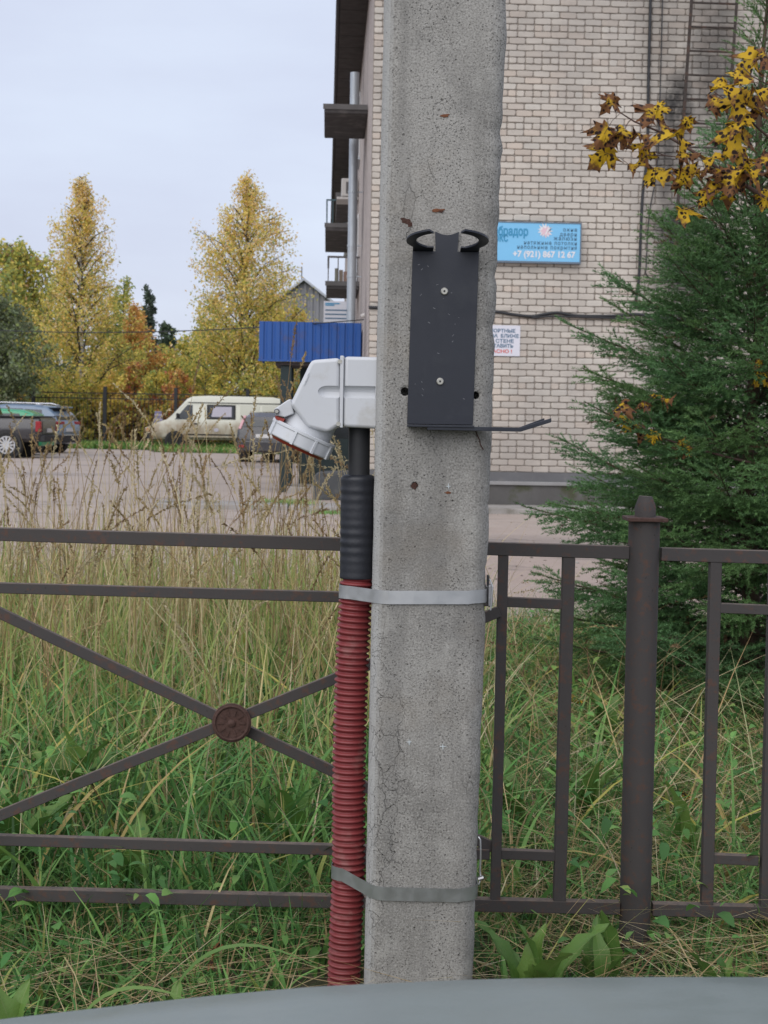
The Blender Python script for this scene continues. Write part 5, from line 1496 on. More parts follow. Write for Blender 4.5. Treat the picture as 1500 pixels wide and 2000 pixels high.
tree('willow_tree', 'dull grey green willow at the left edge above the parked cars', tpos(-12, 61), th(0, 575, 61), 2.0, roundc, 13000, 0.17, (GGRN, DGRN, GRN), (5, 3, 1), 0.1, 0.14, 'bark', 80, 0.4, 0.4, seed=5, clump=0.42)
tree('leafy_tree', 'slender yellow green tree right of the narrow birch', tpos(240, 80), th(240, 540, 80), 1.25, tall, 5000, 0.2, (OLIVE, GRN, YEL), (4, 3, 1), 0.2, 0.12, 'bark', 50, 0.6, 0.3, seed=6, clump=0.4)
tree('spruce_tree', 'greyish distant spruce with pointed tip between the two birches', tpos(288, 86), th(288, 560, 86), 1.9, lambda t: (1 - t) ** 0.9 + 0.04, 9000, 0.22, ((0.13, 0.165, 0.12), (0.09, 0.12, 0.09)), (1, 1), 0.08, 0.14, 'bark', 90, -0.1, 0.2, seed=7, clump=0.25)
tree('spruce_tree', 'low dull green conifer left of the golden birch', tpos(325, 84), th(325, 628, 84), 1.9, lambda t: (1 - t) ** 0.8 + 0.06, 8000, 0.22, ((0.13, 0.175, 0.11), (0.09, 0.125, 0.085)), (1, 1), 0.05, 0.13, 'bark', 80, -0.1, 0.2, seed=8, clump=0.3)
tree('maple_tree', 'orange maple between the narrow birch and the dark spruce', tpos(262, 76), th(262, 594, 76), 1.75, roundc, 10000, 0.19, (ORG_, GOLD, OLIVE, BRN), (5, 3, 1.5, 1), 0.1, 0.12, 'bark', 70, 0.5, 0.3, seed=10, clump=0.38)
tree('leafy_tree', 'olive green tree filling the gap behind the two birches', tpos(390, 78), th(390, 640, 78), 1.8, roundc, 7000, 0.2, (OLIVE, GRN, YEL), (4, 3, 1), 0.1, 0.12, 'bark', 60, 0.5, 0.3, seed=12, clump=0.4)
tree('leafy_tree', 'yellow orange tree in front of the grey gable house', tpos(576, 70), th(590, 585, 70), 0.95, roundc, 4200, 0.17, (YEL, GOLD, ORG_, OLIVE), (4, 3, 1, 3), 0.1, 0.1, 'bark', 40, 0.5, 0.3, seed=13, clump=0.33)
tree('leafy_tree', 'deep olive tree filling the space behind the narrow birch', tpos(110, 76), th(110, 560, 76), 2.3, roundc, 9000, 0.2, (OLIVE, GRN, YEL, BRN), (4, 3, 2, 1), 0.05, 0.14, 'bark', 70, 0.5, 0.3, seed=14, clump=0.42)
tree('leafy_tree', 'olive yellow tree low between the narrow birch and the orange maple', tpos(208, 74), th(208, 600, 74), 1.6, roundc, 8000, 0.17, (OLIVE, YEL, GRN), (4, 2, 3), 0.03, 0.12, 'bark', 60, 0.5, 0.3, seed=51, clump=0.4)
tree('leafy_tree', 'low yellow green tree in the gap left of the broad birch', tpos(362, 73), th(362, 655, 73), 1.5, roundc, 7000, 0.17, (OLIVE, YEL, GRN), (4, 3, 2), 0.03, 0.12, 'bark', 60, 0.5, 0.3, seed=52, clump=0.38)
tree('leafy_tree', 'yellow olive tree crowding the broad birch on its left side', tpos(418, 71), th(418, 575, 71), 1.5, roundc, 8500, 0.16, (OLIVE, YEL, GRN), (5, 3, 3), 0.03, 0.12, 'bark', 60, 0.6, 0.4, seed=53, clump=0.38)
tree('leafy_tree', 'yellow olive tree crowding the broad birch on its right side', tpos(530, 71), th(530, 560, 71), 1.35, roundc, 7500, 0.16, (OLIVE, YEL, GRN), (5, 3, 2.5), 0.03, 0.12, 'bark', 60, 0.6, 0.4, seed=54, clump=0.38)
SG = 'autumn shrubs along the far fence'
for i, (u, v, Y, R, pal, w, lab) in enumerate((
    (215, 720, 65.6, 0.95, (YEL, GOLD, OLIVE), (5, 3, 2), 'bright yellow shrub behind the railing fence left of the red shrub'),
    (262, 705, 66.5, 0.9, (RED, ORG_, BRN, OLIVE), (2, 3, 2, 2), 'reddest shrub behind the railing fence'),
    (305, 712, 66.0, 0.8, (OLIVE, YEL, GRN), (3, 3, 2), 'yellow green shrub between the red and orange shrubs'),
    (345, 722, 65.8, 1.0, (ORG_, RED, GOLD, BRN), (4, 2, 3, 2), 'orange shrub behind the railing fence near the van front'),
    (400, 716, 65.8, 1.1, (YEL, OLIVE, GRN), (4, 4, 1), 'yellow shrub above the van roof'),
    (465, 730, 65.9, 1.1, (OLIVE, YEL, GRN), (4, 2, 2), 'olive shrub behind the rear of the van'),
    (535, 716, 65.9, 1.0, (OLIVE, YEL, GRN), (4, 3, 2), 'yellow green shrub left of the canopy post'),
    (600, 706, 65.9, 1.0, (GGRN, OLIVE, (0.3, 0.36, 0.2)), (4, 2, 2), 'pale green shrub seen past the canopy post'),
    (150, 742, 65.7, 0.95, (OLIVE, YEL, GRN), (4, 3, 2), 'olive yellow shrub above the blue car'),
    (90, 755, 65.9, 1.0, (GRN, OLIVE, BRN), (4, 2, 1), 'green shrub behind the roof of the green car'),
    (25, 765, 65.9, 1.0, (ORG_, GOLD, OLIVE), (3, 3, 3), 'orange brown shrub low at the left edge'))):
    tree('shrub', lab, tpos(u, Y), th(u, v, Y), R, roundc, 2600, 0.15, pal, w, 0.02, 0.05, 'bark', 34, 0.5, 0.25, group=SG, seed=30 + i, clump=0.25)
rng = np.random.default_rng(77)
nH = 9000
hx_ = rng.uniform(-32, 2, nH); hz = rng.uniform(0, 1, nH) ** 0.8
hh_ = 3.4 + 0.8 * np.sin(hx_ * 0.9) + 0.6 * np.sin(hx_ * 2.3 + 1)
cen = np.stack([hx_, 92 + rng.uniform(0, 6, nH), hz * hh_], 1)
v, f, cc = leaf_quads(cen, np.full(nH, 0.5), pick_cols(nH, (DGRN, OLIVE, BRN, GRN), (3, 2, 2, 2)))
tag(link('distant_wood', np_mesh('distant_wood', v, f, cc), M['leaf']), 'dark undergrowth of the far wood behind the trees', 'undergrowth', kind='stuff')
v, f, cc = leaf_quads(np.stack([rng.uniform(-26, 4, 9000), rng.uniform(65.2, 66.6, 9000), rng.uniform(0, 1, 9000) * 1.5], 1), np.full(9000, 0.2), pick_cols(9000, (BRN, (0.07, 0.05, 0.03), OLIVE, (0.12, 0.03, 0.02)), (3, 4, 2, 2)))
tag(link('hedge', np_mesh('hedge', v, f, cc), M['leaf']), 'low brown hedge growing along the railing fence', 'hedge', kind='stuff')
lb = P(309, 815, 63.6)
cl_ = thing('striped_cloth', 'pale lilac striped cloth beside the front of the van', 'cloth', (float(lb[0]), 63.6, float(lb[2]) - 0.25))
for q in range(5):
    MB().box((-0.19 + 0.01 * q, 0, 0.1 * q), (0.19 - 0.012 * q, 0.08, 0.1 * q + 0.098)).build('stripe', plain('lilac_stripe', (0.36, 0.32, 0.46) if q % 2 else (0.2, 0.19, 0.3), 0.85), cl_, world=False, bevel=0.02)

# ------------------------------------------------------------------ young spruce behind the fence
rng = np.random.default_rng(21)
M['needle'] = attr_mat('spruce_needles', 0.55, 0.15, 0.35)
M['twig'] = plain('spruce_bark', (0.075, 0.05, 0.032), 0.95, var=0.4, scale=20, bump=0.5)
SPX, SPY, SPH = float(P(1468, 900, 7.3)[0]), 7.3, 3.62
spr = thing('spruce_tree', 'young green spruce standing behind the fence at right', 'tree', (SPX, SPY, 0))
tr = [(0.02 * math.sin(i), 0.015 * math.cos(i * 1.4), SPH * i / 14) for i in range(15)]
MB().tube(tr, [0.05 * (1 - 0.92 * i / 14) for i in range(15)], 10).build('trunk', M['twig'], spr, smooth=True, world=False)
segs = []        # (p0, p1, radius, age) age: 0 tip shoot .. 1 old wood
def unit(a): return a / (np.linalg.norm(a) + 1e-9)
z = 0.12
bi = 0
while z < SPH - 0.1:
    f = z / SPH
    nbr = 8 if f < 0.65 else 5
    for j in range(nbr):
        az = bi * 2.399 + rng.uniform(-0.3, 0.3); bi += 1
        L = float(np.interp(z, [0.1, 0.35, 0.7, 1.2, 1.86, 2.43, 3.0, 3.5], [0.95, 1.1, 1.16, 1.02, 0.78, 0.45, 0.26, 0.12])) * rng.uniform(0.6, 1.1)
        el = float(np.interp(z, [0.1, 0.4, 0.8, 1.6, 2.6, 3.6], [-0.12, 0.05, 0.30, 0.52, 0.75, 0.95])) + rng.uniform(-0.15, 0.15)
        d = np.array([math.cos(az) * math.cos(el), math.sin(az) * math.cos(el), math.sin(el)])
        p = np.array([0, 0, z + rng.uniform(-0.04, 0.04)]); nS = max(3, int(L / 0.058)); step = L / nS
        hor = unit(np.cross(d, [0, 0, 1.0]))
        sag = rng.uniform(0.05, 0.28) * (1 - f)
        for s in range(nS):
            t = (s + 1) / nS
            dd = unit(d + np.array([0, 0, sag * (0.7 - 1.6 * t + 1.5 * t * t)]) + rng.normal(size=3) * 0.018)
            q = p + dd * step
            segs.append((p, q, 0.0070 * (1 - 0.75 * t) * (0.5 + L), 1 - t))
            if t > 0.12 and s < nS - 1:
                Ls = (L * (1 - t) * 0.50 + 0.075) * rng.uniform(0.75, 1.2)
                for sd_ in (-1, 1):
                    if rng.random() < 0.06: continue
                    sdir = unit(dd * 0.86 + hor * sd_ * 0.72 + np.array([0, 0, rng.uniform(-0.42, 0.18)]))
                    n2 = max(2, int(Ls / 0.06)); pp = q.copy()
                    for s2 in range(n2):
                        t2 = (s2 + 1) / n2
                        sdd = unit(sdir + np.array([0, 0, -0.05 + 0.16 * t2]) + rng.normal(size=3) * 0.012)
                        q2 = pp + sdd * (Ls / n2)
                        segs.append((pp, q2, 0.0030 * (1 - 0.6 * t2), (1 - t2) * 0.55 + 0.05))
                        if Ls > 0.17 and 0.1 < t2 < 0.9:
                            for sd3 in (-1, 1):
                                if rng.random() < 0.3: continue
                                L3 = min(0.17, Ls * (1 - t2) * 0.5 + 0.05) * rng.uniform(0.8, 1.15)
                                h3 = unit(np.cross(sdd, [0, 0, 1.0]))
                                d3 = unit(sdd * 0.9 + h3 * sd3 * 0.65 + np.array([0, 0, rng.uniform(-0.5, 0.1)]))
                                segs.append((q2, q2 + d3 * L3, 0.0016, rng.uniform(0.0, 0.3)))
                        pp = q2
            p = q
    z += 0.088 + 0.03 * rng.random()
# leader
segs.append((np.array([0, 0, SPH - 0.25]), np.array([0, 0, SPH]), 0.006, 0.1))
A = np.array([s[0] for s in segs]); B = np.array([s[1] for s in segs]); RR = np.array([s[2] for s in segs]); AG = np.array([s[3] for s in segs])
LEN = np.linalg.norm(B - A, axis=1)
print('spruce segments', len(segs), 'length', LEN.sum())
# twigs: three-sided
def prisms(A, B, R0):
    T = (B - A) / (np.linalg.norm(B - A, axis=1, keepdims=True) + 1e-9)
    ref = np.where(np.abs(T[:, 2:3]) > 0.9, np.array([[1.0, 0, 0]]), np.array([[0, 0, 1.0]]))
    U_ = np.cross(T, ref); U_ /= np.linalg.norm(U_, axis=1, keepdims=True); W_ = np.cross(T, U_)
    vs = []
    for P_, s in ((A, 1.0), (B, 0.8)):
        for k in range(3):
            a = 2 * math.pi * k / 3
            vs.append(P_ + (U_ * math.cos(a) + W_ * math.sin(a)) * (R0 * s)[:, None])
    V = np.stack(vs, 1).reshape(-1, 3); n = len(A); o = np.arange(n)[:, None] * 6
    F = np.concatenate([o + np.array([[k, (k + 1) % 3, 3 + (k + 1) % 3, 3 + k]]) for k in range(3)], 0)
    return V, F, T, U_, W_
_, _, T, U_, W_ = prisms(A, B, RR)
big_ = RR > 0.0024
V, F, *_r = prisms(A[big_], B[big_], RR[big_])
link('branches', np_mesh('branches', V, F), M['twig'], spr)
thin = ((A + B) / 2)[:, 0] > 0.55         # the side turned away from the fence carries fewer, coarser needles
dens = np.where(thin, 130.0, 470.0)
cnt = np.maximum(2, (LEN * dens).astype(int))
idx = np.repeat(np.arange(len(segs)), cnt)
n = len(idx)
print('needles', n)
t = rng.uniform(0, 1.03, n); ang = rng.uniform(0, 2 * math.pi, n)
base = A[idx] + (B - A)[idx] * t[:, None]
rad = U_[idx] * np.cos(ang)[:, None] + W_[idx] * np.sin(ang)[:, None]
rad[:, 2] += 0.25
dirn = rad * 0.85 + T[idx] * rng.uniform(0.6, 1.1, n)[:, None]
dirn /= np.linalg.norm(dirn, axis=1, keepdims=True)
nl = rng.uniform(0.012, 0.020, n)[:, None]
wv = np.cross(dirn, rng.normal(size=(n, 3))); wv /= np.linalg.norm(wv, axis=1, keepdims=True)
wd = np.where(thin[idx], 0.0030, 0.0019)[:, None]
tipv = base + dirn * nl
V = np.stack([base - wv * wd, base + wv * wd, tipv], 1).reshape(-1, 3)
F = np.arange(3 * n).reshape(n, 3)
ag = AG[idx][:, None]
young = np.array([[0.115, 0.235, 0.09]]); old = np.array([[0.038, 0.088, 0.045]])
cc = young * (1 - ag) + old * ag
tone = rng.uniform(0.78, 1.28, len(segs))
for q in range(1, len(segs)): tone[q] = 0.93 * tone[q - 1] + 0.07 * tone[q]      # neighbouring shoots share a tone
tone = 1 + (tone - tone.mean()) * 4.0
warm = np.clip(np.sin(np.arange(len(segs)) * 0.004) * 0.5 + 0.5, 0, 1)[idx][:, None]
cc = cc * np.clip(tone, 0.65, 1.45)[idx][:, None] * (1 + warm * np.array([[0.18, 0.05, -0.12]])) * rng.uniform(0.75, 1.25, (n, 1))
dead = (rng.random(len(segs)) < 0.01) | ((AG > 0.75) & (rng.random(len(segs)) < 0.35))
cc[dead[idx]] = np.array([0.13, 0.085, 0.045])
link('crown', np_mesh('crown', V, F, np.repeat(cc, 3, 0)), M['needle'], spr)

# ------------------------------------------------------------------ maple with spotted yellow leaves
def maple_leaf_mat():
    k = NT('spotted_maple_leaf'); v = k.coord()
    oi = k.node('ShaderNodeObjectInfo')
    off = k.node('ShaderNodeVectorMath'); off.operation = 'ADD'
    cmb = k.node('ShaderNodeCombineXYZ'); r10 = k.math('MULTIPLY', oi.outputs['Random'], 10.0)
    k.link(r10, cmb.inputs[0]); k.link(r10, cmb.inputs[1]); k.link(v, off.inputs[0]); k.link(cmb.outputs[0], off.inputs[1])
    vv = off.outputs[0]
    c = k.mix(k.noise(vv, 9, 4), (0.62, 0.36, 0.018), (0.72, 0.50, 0.04))
    # brown dry margins, more on some leaves than on others
    ln = k.node('ShaderNodeVectorMath'); ln.operation = 'LENGTH'; k.link(v, ln.inputs[0])
    edge_ = k.math('ADD', k.math('MULTIPLY', ln.outputs['Value'], 6.5), k.math('MULTIPLY', k.noise(vv, 22, 5, 0.7), 1.15))
    amt = k.math('ADD', edge_, k.math('MULTIPLY', k.ramp(oi.outputs['Random'], 0.2, 1.0), 0.45))
    c = k.mix(k.ramp(amt, 0.98, 1.24), c, k.mix(k.noise(vv, 30, 4), (0.10, 0.04, 0.02), (0.32, 0.15, 0.06)))
    sp = k.ramp(k.vor(vv, 40), 0.46, 0.38)
    msk = k.ramp(k.noise(vv, 24, 2), 0.36, 0.44)
    c = k.mix(k.math('MULTIPLY', sp, msk), c, (0.03, 0.016, 0.014))
    k.done(c, 0.6, 0, None, 0.25)
    t = k.node('ShaderNodeBsdfTranslucent'); k.link(c, t.inputs['Color'])
    m = k.node('ShaderNodeMixShader'); m.inputs[0].default_value = 0.35
    k.link(k.b.outputs[0], m.inputs[1]); k.link(t.outputs[0], m.inputs[2]); k.link(m.outputs[0], k.o.inputs['Surface'])
    return k.m
M['maple'] = maple_leaf_mat()
M['maple_twig'] = plain('maple_twig', (0.10, 0.06, 0.05), 0.85, var=0.3, scale=30)
half = [(0.0, -0.30), (0.09, -0.36), (0.26, -0.40), (0.20, -0.28), (0.33, -0.22), (0.52, -0.22), (0.40, -0.10), (0.52, 0.02), (0.66, 0.16), (0.47, 0.13), (0.44, 0.25), (0.30, 0.15), (0.17, 0.10), (0.22, 0.30), (0.30, 0.42), (0.17, 0.42), (0.10, 0.52), (0.0, 0.70)]
def leaf_mesh(seed, size=0.16, curl=0.2, fold=0.35):
    rr = random.Random(seed)
    outl = [(x * rr.uniform(0.92, 1.08), y + rr.uniform(-0.02, 0.02)) for x, y in half]
    outl[0] = (0, -0.3); outl[-1] = (0, half[-1][1])
    full = outl + [(-x * rr.uniform(0.9, 1.1), y) for x, y in outl[-2:0:-1]]
    V = [(0, 0, 0)]
    for ring_f in (0.5, 1.0):
        for i, (x, y) in enumerate(full):
            x_, y_ = x * ring_f, y * ring_f
            r2 = x_ * x_ + y_ * y_
            z_ = -fold * abs(x_) * (0.6 + 0.8 * y_) + curl * r2 * math.sin(3 * math.atan2(y_, x_) + seed) + rr.uniform(-0.03, 0.03) * ring_f
            V.append((x_ * size, y_ * size, z_ * size))
    n_ = len(full); F = [(0, 1 + i, 1 + (i + 1) % n_) for i in range(n_)]
    F += [(1 + i, 1 + n_ + i, 1 + n_ + (i + 1) % n_, 1 + (i + 1) % n_) for i in range(n_)]
    me = bpy.data.meshes.new('leaf'); me.from_pydata(V, [], F); me.update()
    me.polygons.foreach_set('use_smooth', np.ones(len(me.polygons), bool))
    me.materials.append(M['maple']); return me
lm = [leaf_mesh(i, 0.16, 0.55 if i % 3 else 1.0, 0.3 + 0.3 * (i % 4)) for i in range(9)]
mtx = Vector((2.75, 6.6, 0))
mp_t = thing('maple_tree', 'maple with black spotted yellow leaves reaching over the spruce', 'tree', tuple(mtx))
MB().tube([mtx, mtx + Vector((0.02, 0, 1.2)), mtx + Vector((-0.03, 0, 2.4)), mtx + Vector((0.05, 0, 4.2))], [0.06, 0.05, 0.04, 0.015], 10).build('trunk', M['maple_twig'], mp_t, smooth=True)
YM = 6.15
br_px = [[(1205, 216), (1240, 238), (1290, 258), (1330, 282), (1366, 303), (1410, 335), (1460, 365), (1520, 400), (1640, 520), (1760, 700)],
         [(1277, 296), (1300, 304), (1340, 309), (1366, 306)],
         [(1500, 165), (1470, 150), (1450, 130)], [(1395, 180), (1440, 210), (1480, 250), (1540, 300), (1640, 420), (1760, 560)], [(1500, 165), (1540, 210), (1640, 330), (1760, 470)],
         [(1440, 260), (1450, 300), (1460, 365)], [(1338, 410), (1380, 395), (1430, 375), (1460, 365)], [(1240, 330), (1262, 303), (1300, 304)],
         [(1205, 790), (1235, 822), (1280, 850), (1340, 872), (1450, 900), (1600, 930), (1760, 980)], [(1258, 788), (1270, 815), (1280, 850)], [(1485, 735), (1540, 760), (1640, 830), (1760, 900)]]
brpts = []
for j, b_ in enumerate(br_px):
    p3 = []
    for i, (u, v) in enumerate(b_):
        Y = (YM + 0.05 * math.sin(j * 2 + i * 0.6)) if j < 8 else 6.9
        p3.append(P(u, v, Y))
    r_ = [0.0022 + 0.0011 * i for i in range(len(p3))] if j in (0, 3, 4, 8, 10) else [0.0022] * len(p3)
    MB().tube(p3, r_, 6).build('branch', M['maple_twig'], mp_t, smooth=True)
    for a, b in zip(p3[:-1], p3[1:]):
        for t in np.linspace(0, 1, 6): brpts.append(a + (b - a) * t)
brpts = np.array(brpts)
leaves = [(1193, 199, 46, 1), (1272, 218, 72, 0), (1345, 239, 34, 1), (1323, 263, 76, 2), (1180, 262, 66, 0), (1181, 298, 74, 0), (1221, 253, 56, 2), (1247, 280, 52, 2), (1262, 303, 42, 1), (1244, 321, 48, 2), (1280, 338, 72, 2), (1338, 300, 48, 2), (1345, 330, 58, 0), (1335, 349, 50, 1), (1343, 410, 66, 2), (1467, 116, 76, 0), (1492, 106, 62, 0), (1444, 146, 62, 2), (1417, 167, 66, 2), (1442, 197, 82, 0), (1401, 196, 60, 3), (1475, 177, 62, 2), (1494, 194, 54, 0), (1487, 215, 52, 0), (1449, 235, 60, 2), (1437, 263, 82, 0), (1439, 290, 62, 0), (1449, 306, 72, 2), (1416, 329, 62, 2), (1434, 346, 72, 0), (1456, 329, 62, 2), (1477, 339, 62, 2), (1399, 359, 62, 2), (1421, 364, 62, 0), (1381, 384, 44, 3), (1495, 311, 54, 0), (1393, 308, 48, 2), (1376, 333, 42, 2), (1497, 387, 44, 3), (1250, 262, 44, 2), (1300, 246, 40, 2), (1290, 212, 40, 3), (1212, 268, 48, 0),
          (1207, 794, 58, 3), (1223, 823, 52, 0), (1254, 840, 46, 2), (1258, 790, 38, 3), (1287, 772, 28, 2), (1302, 779, 28, 2), (1276, 852, 34, 0), (1335, 871, 44, 0), (1489, 735, 46, 0), (1482, 708, 30, 0), (1240, 832, 40, 3), (1345, 880, 34, 3),
          (1530, 150, 70, 0), (1560, 240, 70, 2), (1600, 330, 72, 0), (1545, 330, 64, 2), (1580, 420, 66, 2), (1650, 450, 70, 0), (1560, 90, 66, 0)]
rl = random.Random(3)
for i, (u, v, sz, kd) in enumerate(leaves):
    low_ = v > 600
    Y = (6.9 if low_ else YM) + rl.uniform(-0.13, 0.10)
    c = P(u, v, Y)
    o = bpy.data.objects.new('leaf', lm[i % 9]); COL.objects.link(o); o.parent = mp_t
    o.location = Vector(c) - mtx
    s_ = sz / ppm(Y) / 0.16 * 0.94
    o.scale = (s_, s_, s_)
    # mostly facing the viewer, hanging; some seen nearly edge on
    rx = math.radians({0: rl.uniform(40, 80), 1: rl.uniform(70, 120), 2: rl.uniform(8, 40), 3: rl.uniform(20, 120)}[kd])
    o.rotation_euler = (rx, rl.uniform(-0.7, 0.7), 0)
    o.rotation_euler.rotate_axis('Z', rl.uniform(1.8, 4.6))
    # stalk to the nearest twig
    d2 = ((brpts - c) ** 2).sum(1); nb_ = brpts[int(np.argmin(d2))]
    m0 = (c + nb_) / 2 + np.array([0, 0, 0.012])
    MB().tube([nb_, m0, c], 0.0011, 4, cap=False).build('leaf_stalk', M['maple_twig'], mp_t, fix=False)

# ------------------------------------------------------------------ grass verge
M['grass'] = attr_mat('grass_blades', 0.6, 0.3, 0.25)
def blades(n, x, y, h, w, bend, cols, K=4, lean=0.25, zoff=0.0, tipcol=None, flat=None):
    az = rng.uniform(0, 2 * math.pi, n)
    la = az + rng.normal(size=n) * 0.6
    dirx, diry = np.cos(la), np.sin(la)
    ln = lean * rng.uniform(0, 1, n)
    # width vector
    wx, wy = -np.sin(az), np.cos(az)
    vs, cs = [], []
    for k in range(K + 1):
        t = k / K
        out_ = h * (ln * t + bend * t ** 2.2)
        up = h * (t - 0.38 * bend * t ** 2.6)
        if flat is not None: up = up * flat + 0.02
        px_, py_, pz_ = x + dirx * out_, y + diry * out_, zoff + up
        ww = w * (1 - t ** 2.0) * (0.75 + 0.5 * min(1, t * 4)) + 0.0002
        for s in (-1, 1):
            vs.append(np.stack([px_ + s * wx * ww / 2, py_ + s * wy * ww / 2, pz_], 1))
        c = cols if tipcol is None else cols * (1 - t * 0.7) + tipcol * (t * 0.7)
        cs += [c, c]
    V = np.stack(vs, 1).reshape(-1, 3); Cc = np.stack(cs, 1).reshape(-1, 3)
    o = np.arange(n)[:, None] * (2 * (K + 1))
    F = np.concatenate([o + np.array([[2 * k, 2 * k + 1, 2 * k + 3, 2 * k + 2]]) for k in range(K)], 0)
    return V, F, Cc
rng = np.random.default_rng(5)
def merge(parts):
    Vs, Fs, Cs, n0 = [], [], [], 0
    for V, F, C_ in parts:
        Vs.append(V); Fs.append(F + n0); Cs.append(C_); n0 += len(V)
    return np.concatenate(Vs), np.concatenate(Fs), np.concatenate(Cs)
def scatter(n, y0, y1, p=1.0, xlim=None, margin=0.7):
    y = y0 + (y1 - y0) * rng.uniform(0, 1, n) ** p
    x = (rng.uniform(-1, 1, n)) * (0.27 * y + margin)
    if xlim is not None:
        k = (x > xlim[0]) & (x < xlim[1]); x, y = x[k], y[k]
    return x, y
G1 = (0.085, 0.215, 0.06); G2 = (0.13, 0.285, 0.075); G3 = (0.20, 0.37, 0.10); G4 = (0.38, 0.41, 0.12); S1 = (0.56, 0.44, 0.23); S2 = (0.42, 0.31, 0.15); S3 = (0.66, 0.56, 0.35); D1 = (0.055, 0.11, 0.035); B1 = (0.24, 0.15, 0.085)
def patch(x, y, s=1.0):
    return 0.5 + 0.5 * np.sin(x * 3.1 * s + 1.3 * np.sin(y * 1.7 * s)) * np.cos(y * 2.3 * s + x)
parts = []
def clear_of_pole(x, y, h):
    """no grass inside or pressed against the pole, conduit and post; trodden short in front of them"""
    near_pole = (x > -0.20) & (x < 0.30) & (y > 2.2) & (y < 3.75)
    return ~near_pole
def low_front(y, h):
    return h * np.clip(0.30 + (y - 3.0) * 0.75, 0.30, 1.0)
# low green sward, everywhere
x, y = scatter(56000, 2.1, 10.6, 1.35)
k = clear_of_pole(x, y, 0); x, y = x[k], y[k]
h = low_front(y, rng.uniform(0.07, 0.25, len(x)) * (0.7 + 0.6 * patch(x, y)))
parts.append(blades(len(x), x, y, h, rng.uniform(0.003, 0.0065, len(x)), rng.uniform(0.1, 0.9, len(x)), pick_cols(len(x), (G1, G2, D1, G3, S2), (4, 5, 2.4, 2.2, 0.6)), 3, 0.5))
# longer green blades, in clumps
x, y = scatter(17000, 2.7, 9.5, 1.2)
k = clear_of_pole(x, y, 0) & (rng.random(len(x)) < np.where(x > 0.35, 0.55, 0.95) * (0.35 + 0.8 * patch(x, y, 1.6)))
x, y = x[k], y[k]
h = low_front(y, rng.uniform(0.20, 0.58, len(x)) * np.where(x > 0.35, 0.68, 1.0) * np.where(y < 3.95, 0.45, np.where(y < 4.4, 0.75, 1.0)))
parts.append(blades(len(x), x, y, h, rng.uniform(0.006, 0.015, len(x)), rng.uniform(0.2, 1.1, len(x)), pick_cols(len(x), (G2, G3, G1, G4, D1), (4, 3.4, 3, 1, 1.2)), 6, 0.25))
# tall yellow-green stand on the left, in tussocks, thinning towards the yard
x, y = scatter(15000, 4.5, 10.6, 0.8, (-4.5, 0.42))
tus = patch(x, y, 1.9)
k = rng.random(len(x)) < np.clip((y - 4.0) / 2.2, 0.12, 1) * (0.22 + 0.85 * tus) * np.clip((11.0 - y) / 2.2, 0.25, 1)
x, y, tus = x[k], y[k], tus[k]
h = rng.uniform(0.40, 0.95, len(x)) * (0.62 + 0.38 * np.clip((y - 4.5) / 3, 0, 1)) * (0.75 + 0.35 * tus)
parts.append(blades(len(x), x, y, h, rng.uniform(0.005, 0.0125, len(x)), rng.uniform(0.0, 1.0, len(x)) ** 1.7, pick_cols(len(x), (G2, G3, G4, S1, G1, S3), (4, 4.2, 2.4, 2.0, 2.4, 0.8)), 6, 0.16, tipcol=np.array([0.42, 0.42, 0.14])))
# a few wide yellowed blades that arch over
x, y = scatter(900, 4.0, 9.0, 0.9)
k = clear_of_pole(x, y, 0); x, y = x[k], y[k]
parts.append(blades(len(x), x, y, rng.uniform(0.35, 0.7, len(x)) * np.where(x > 0.35, 0.7, 1), rng.uniform(0.009, 0.018, len(x)), rng.uniform(0.5, 1.3, len(x)), pick_cols(len(x), ((0.50, 0.47, 0.12), (0.52, 0.40, 0.14), G3, G2), (2, 1.4, 4, 4)), 7, 0.35))
# straw standing and leaning
x, y = scatter(9000, 3.8, 10.7, 0.75, (-4.5, 0.45))
k = rng.random(len(x)) < (0.25 + 0.8 * patch(x, y, 1.3)); x, y = x[k], y[k]
h = rng.uniform(0.4, 1.1, len(x)) * np.clip(0.30 + (y - 3.8) / 4, 0.30, 1)
parts.append(blades(len(x), x, y, h, rng.uniform(0.0028, 0.0075, len(x)), rng.uniform(0.0, 0.5, len(x)), pick_cols(len(x), (S1, S2, S3, B1), (4, 3, 3, 1.2)), 4, np.where(rng.random(len(x)) < 0.25, 0.9, 0.22)))
# matted straw on the right, round the spruce
x, y = scatter(8000, 3.3, 9.6, 0.9, (0.32, 4.0))
h = rng.uniform(0.3, 0.75, len(x))
parts.append(blades(len(x), x, y, h, rng.uniform(0.0022, 0.0048, len(x)), rng.uniform(0.3, 1.3, len(x)), pick_cols(len(x), (S1, S2, S3, B1, G4), (4, 4, 3, 1.6, 1.5)), 4, 1.6, flat=rng.uniform(0.12, 0.6, len(x))))
# long straight stems leaning across each other on the right
x, y = scatter(1500, 4.2, 9.4, 0.9, (0.28, 4.0))
parts.append(blades(len(x), x, y, rng.uniform(0.45, 0.95, len(x)), rng.uniform(0.0028, 0.0052, len(x)), rng.uniform(0.0, 0.25, len(x)), pick_cols(len(x), (S1, S3, S2, (0.5, 0.46, 0.24)), (3, 3, 2, 2)), 4, 1.9, flat=rng.uniform(0.25, 0.75, len(x))))
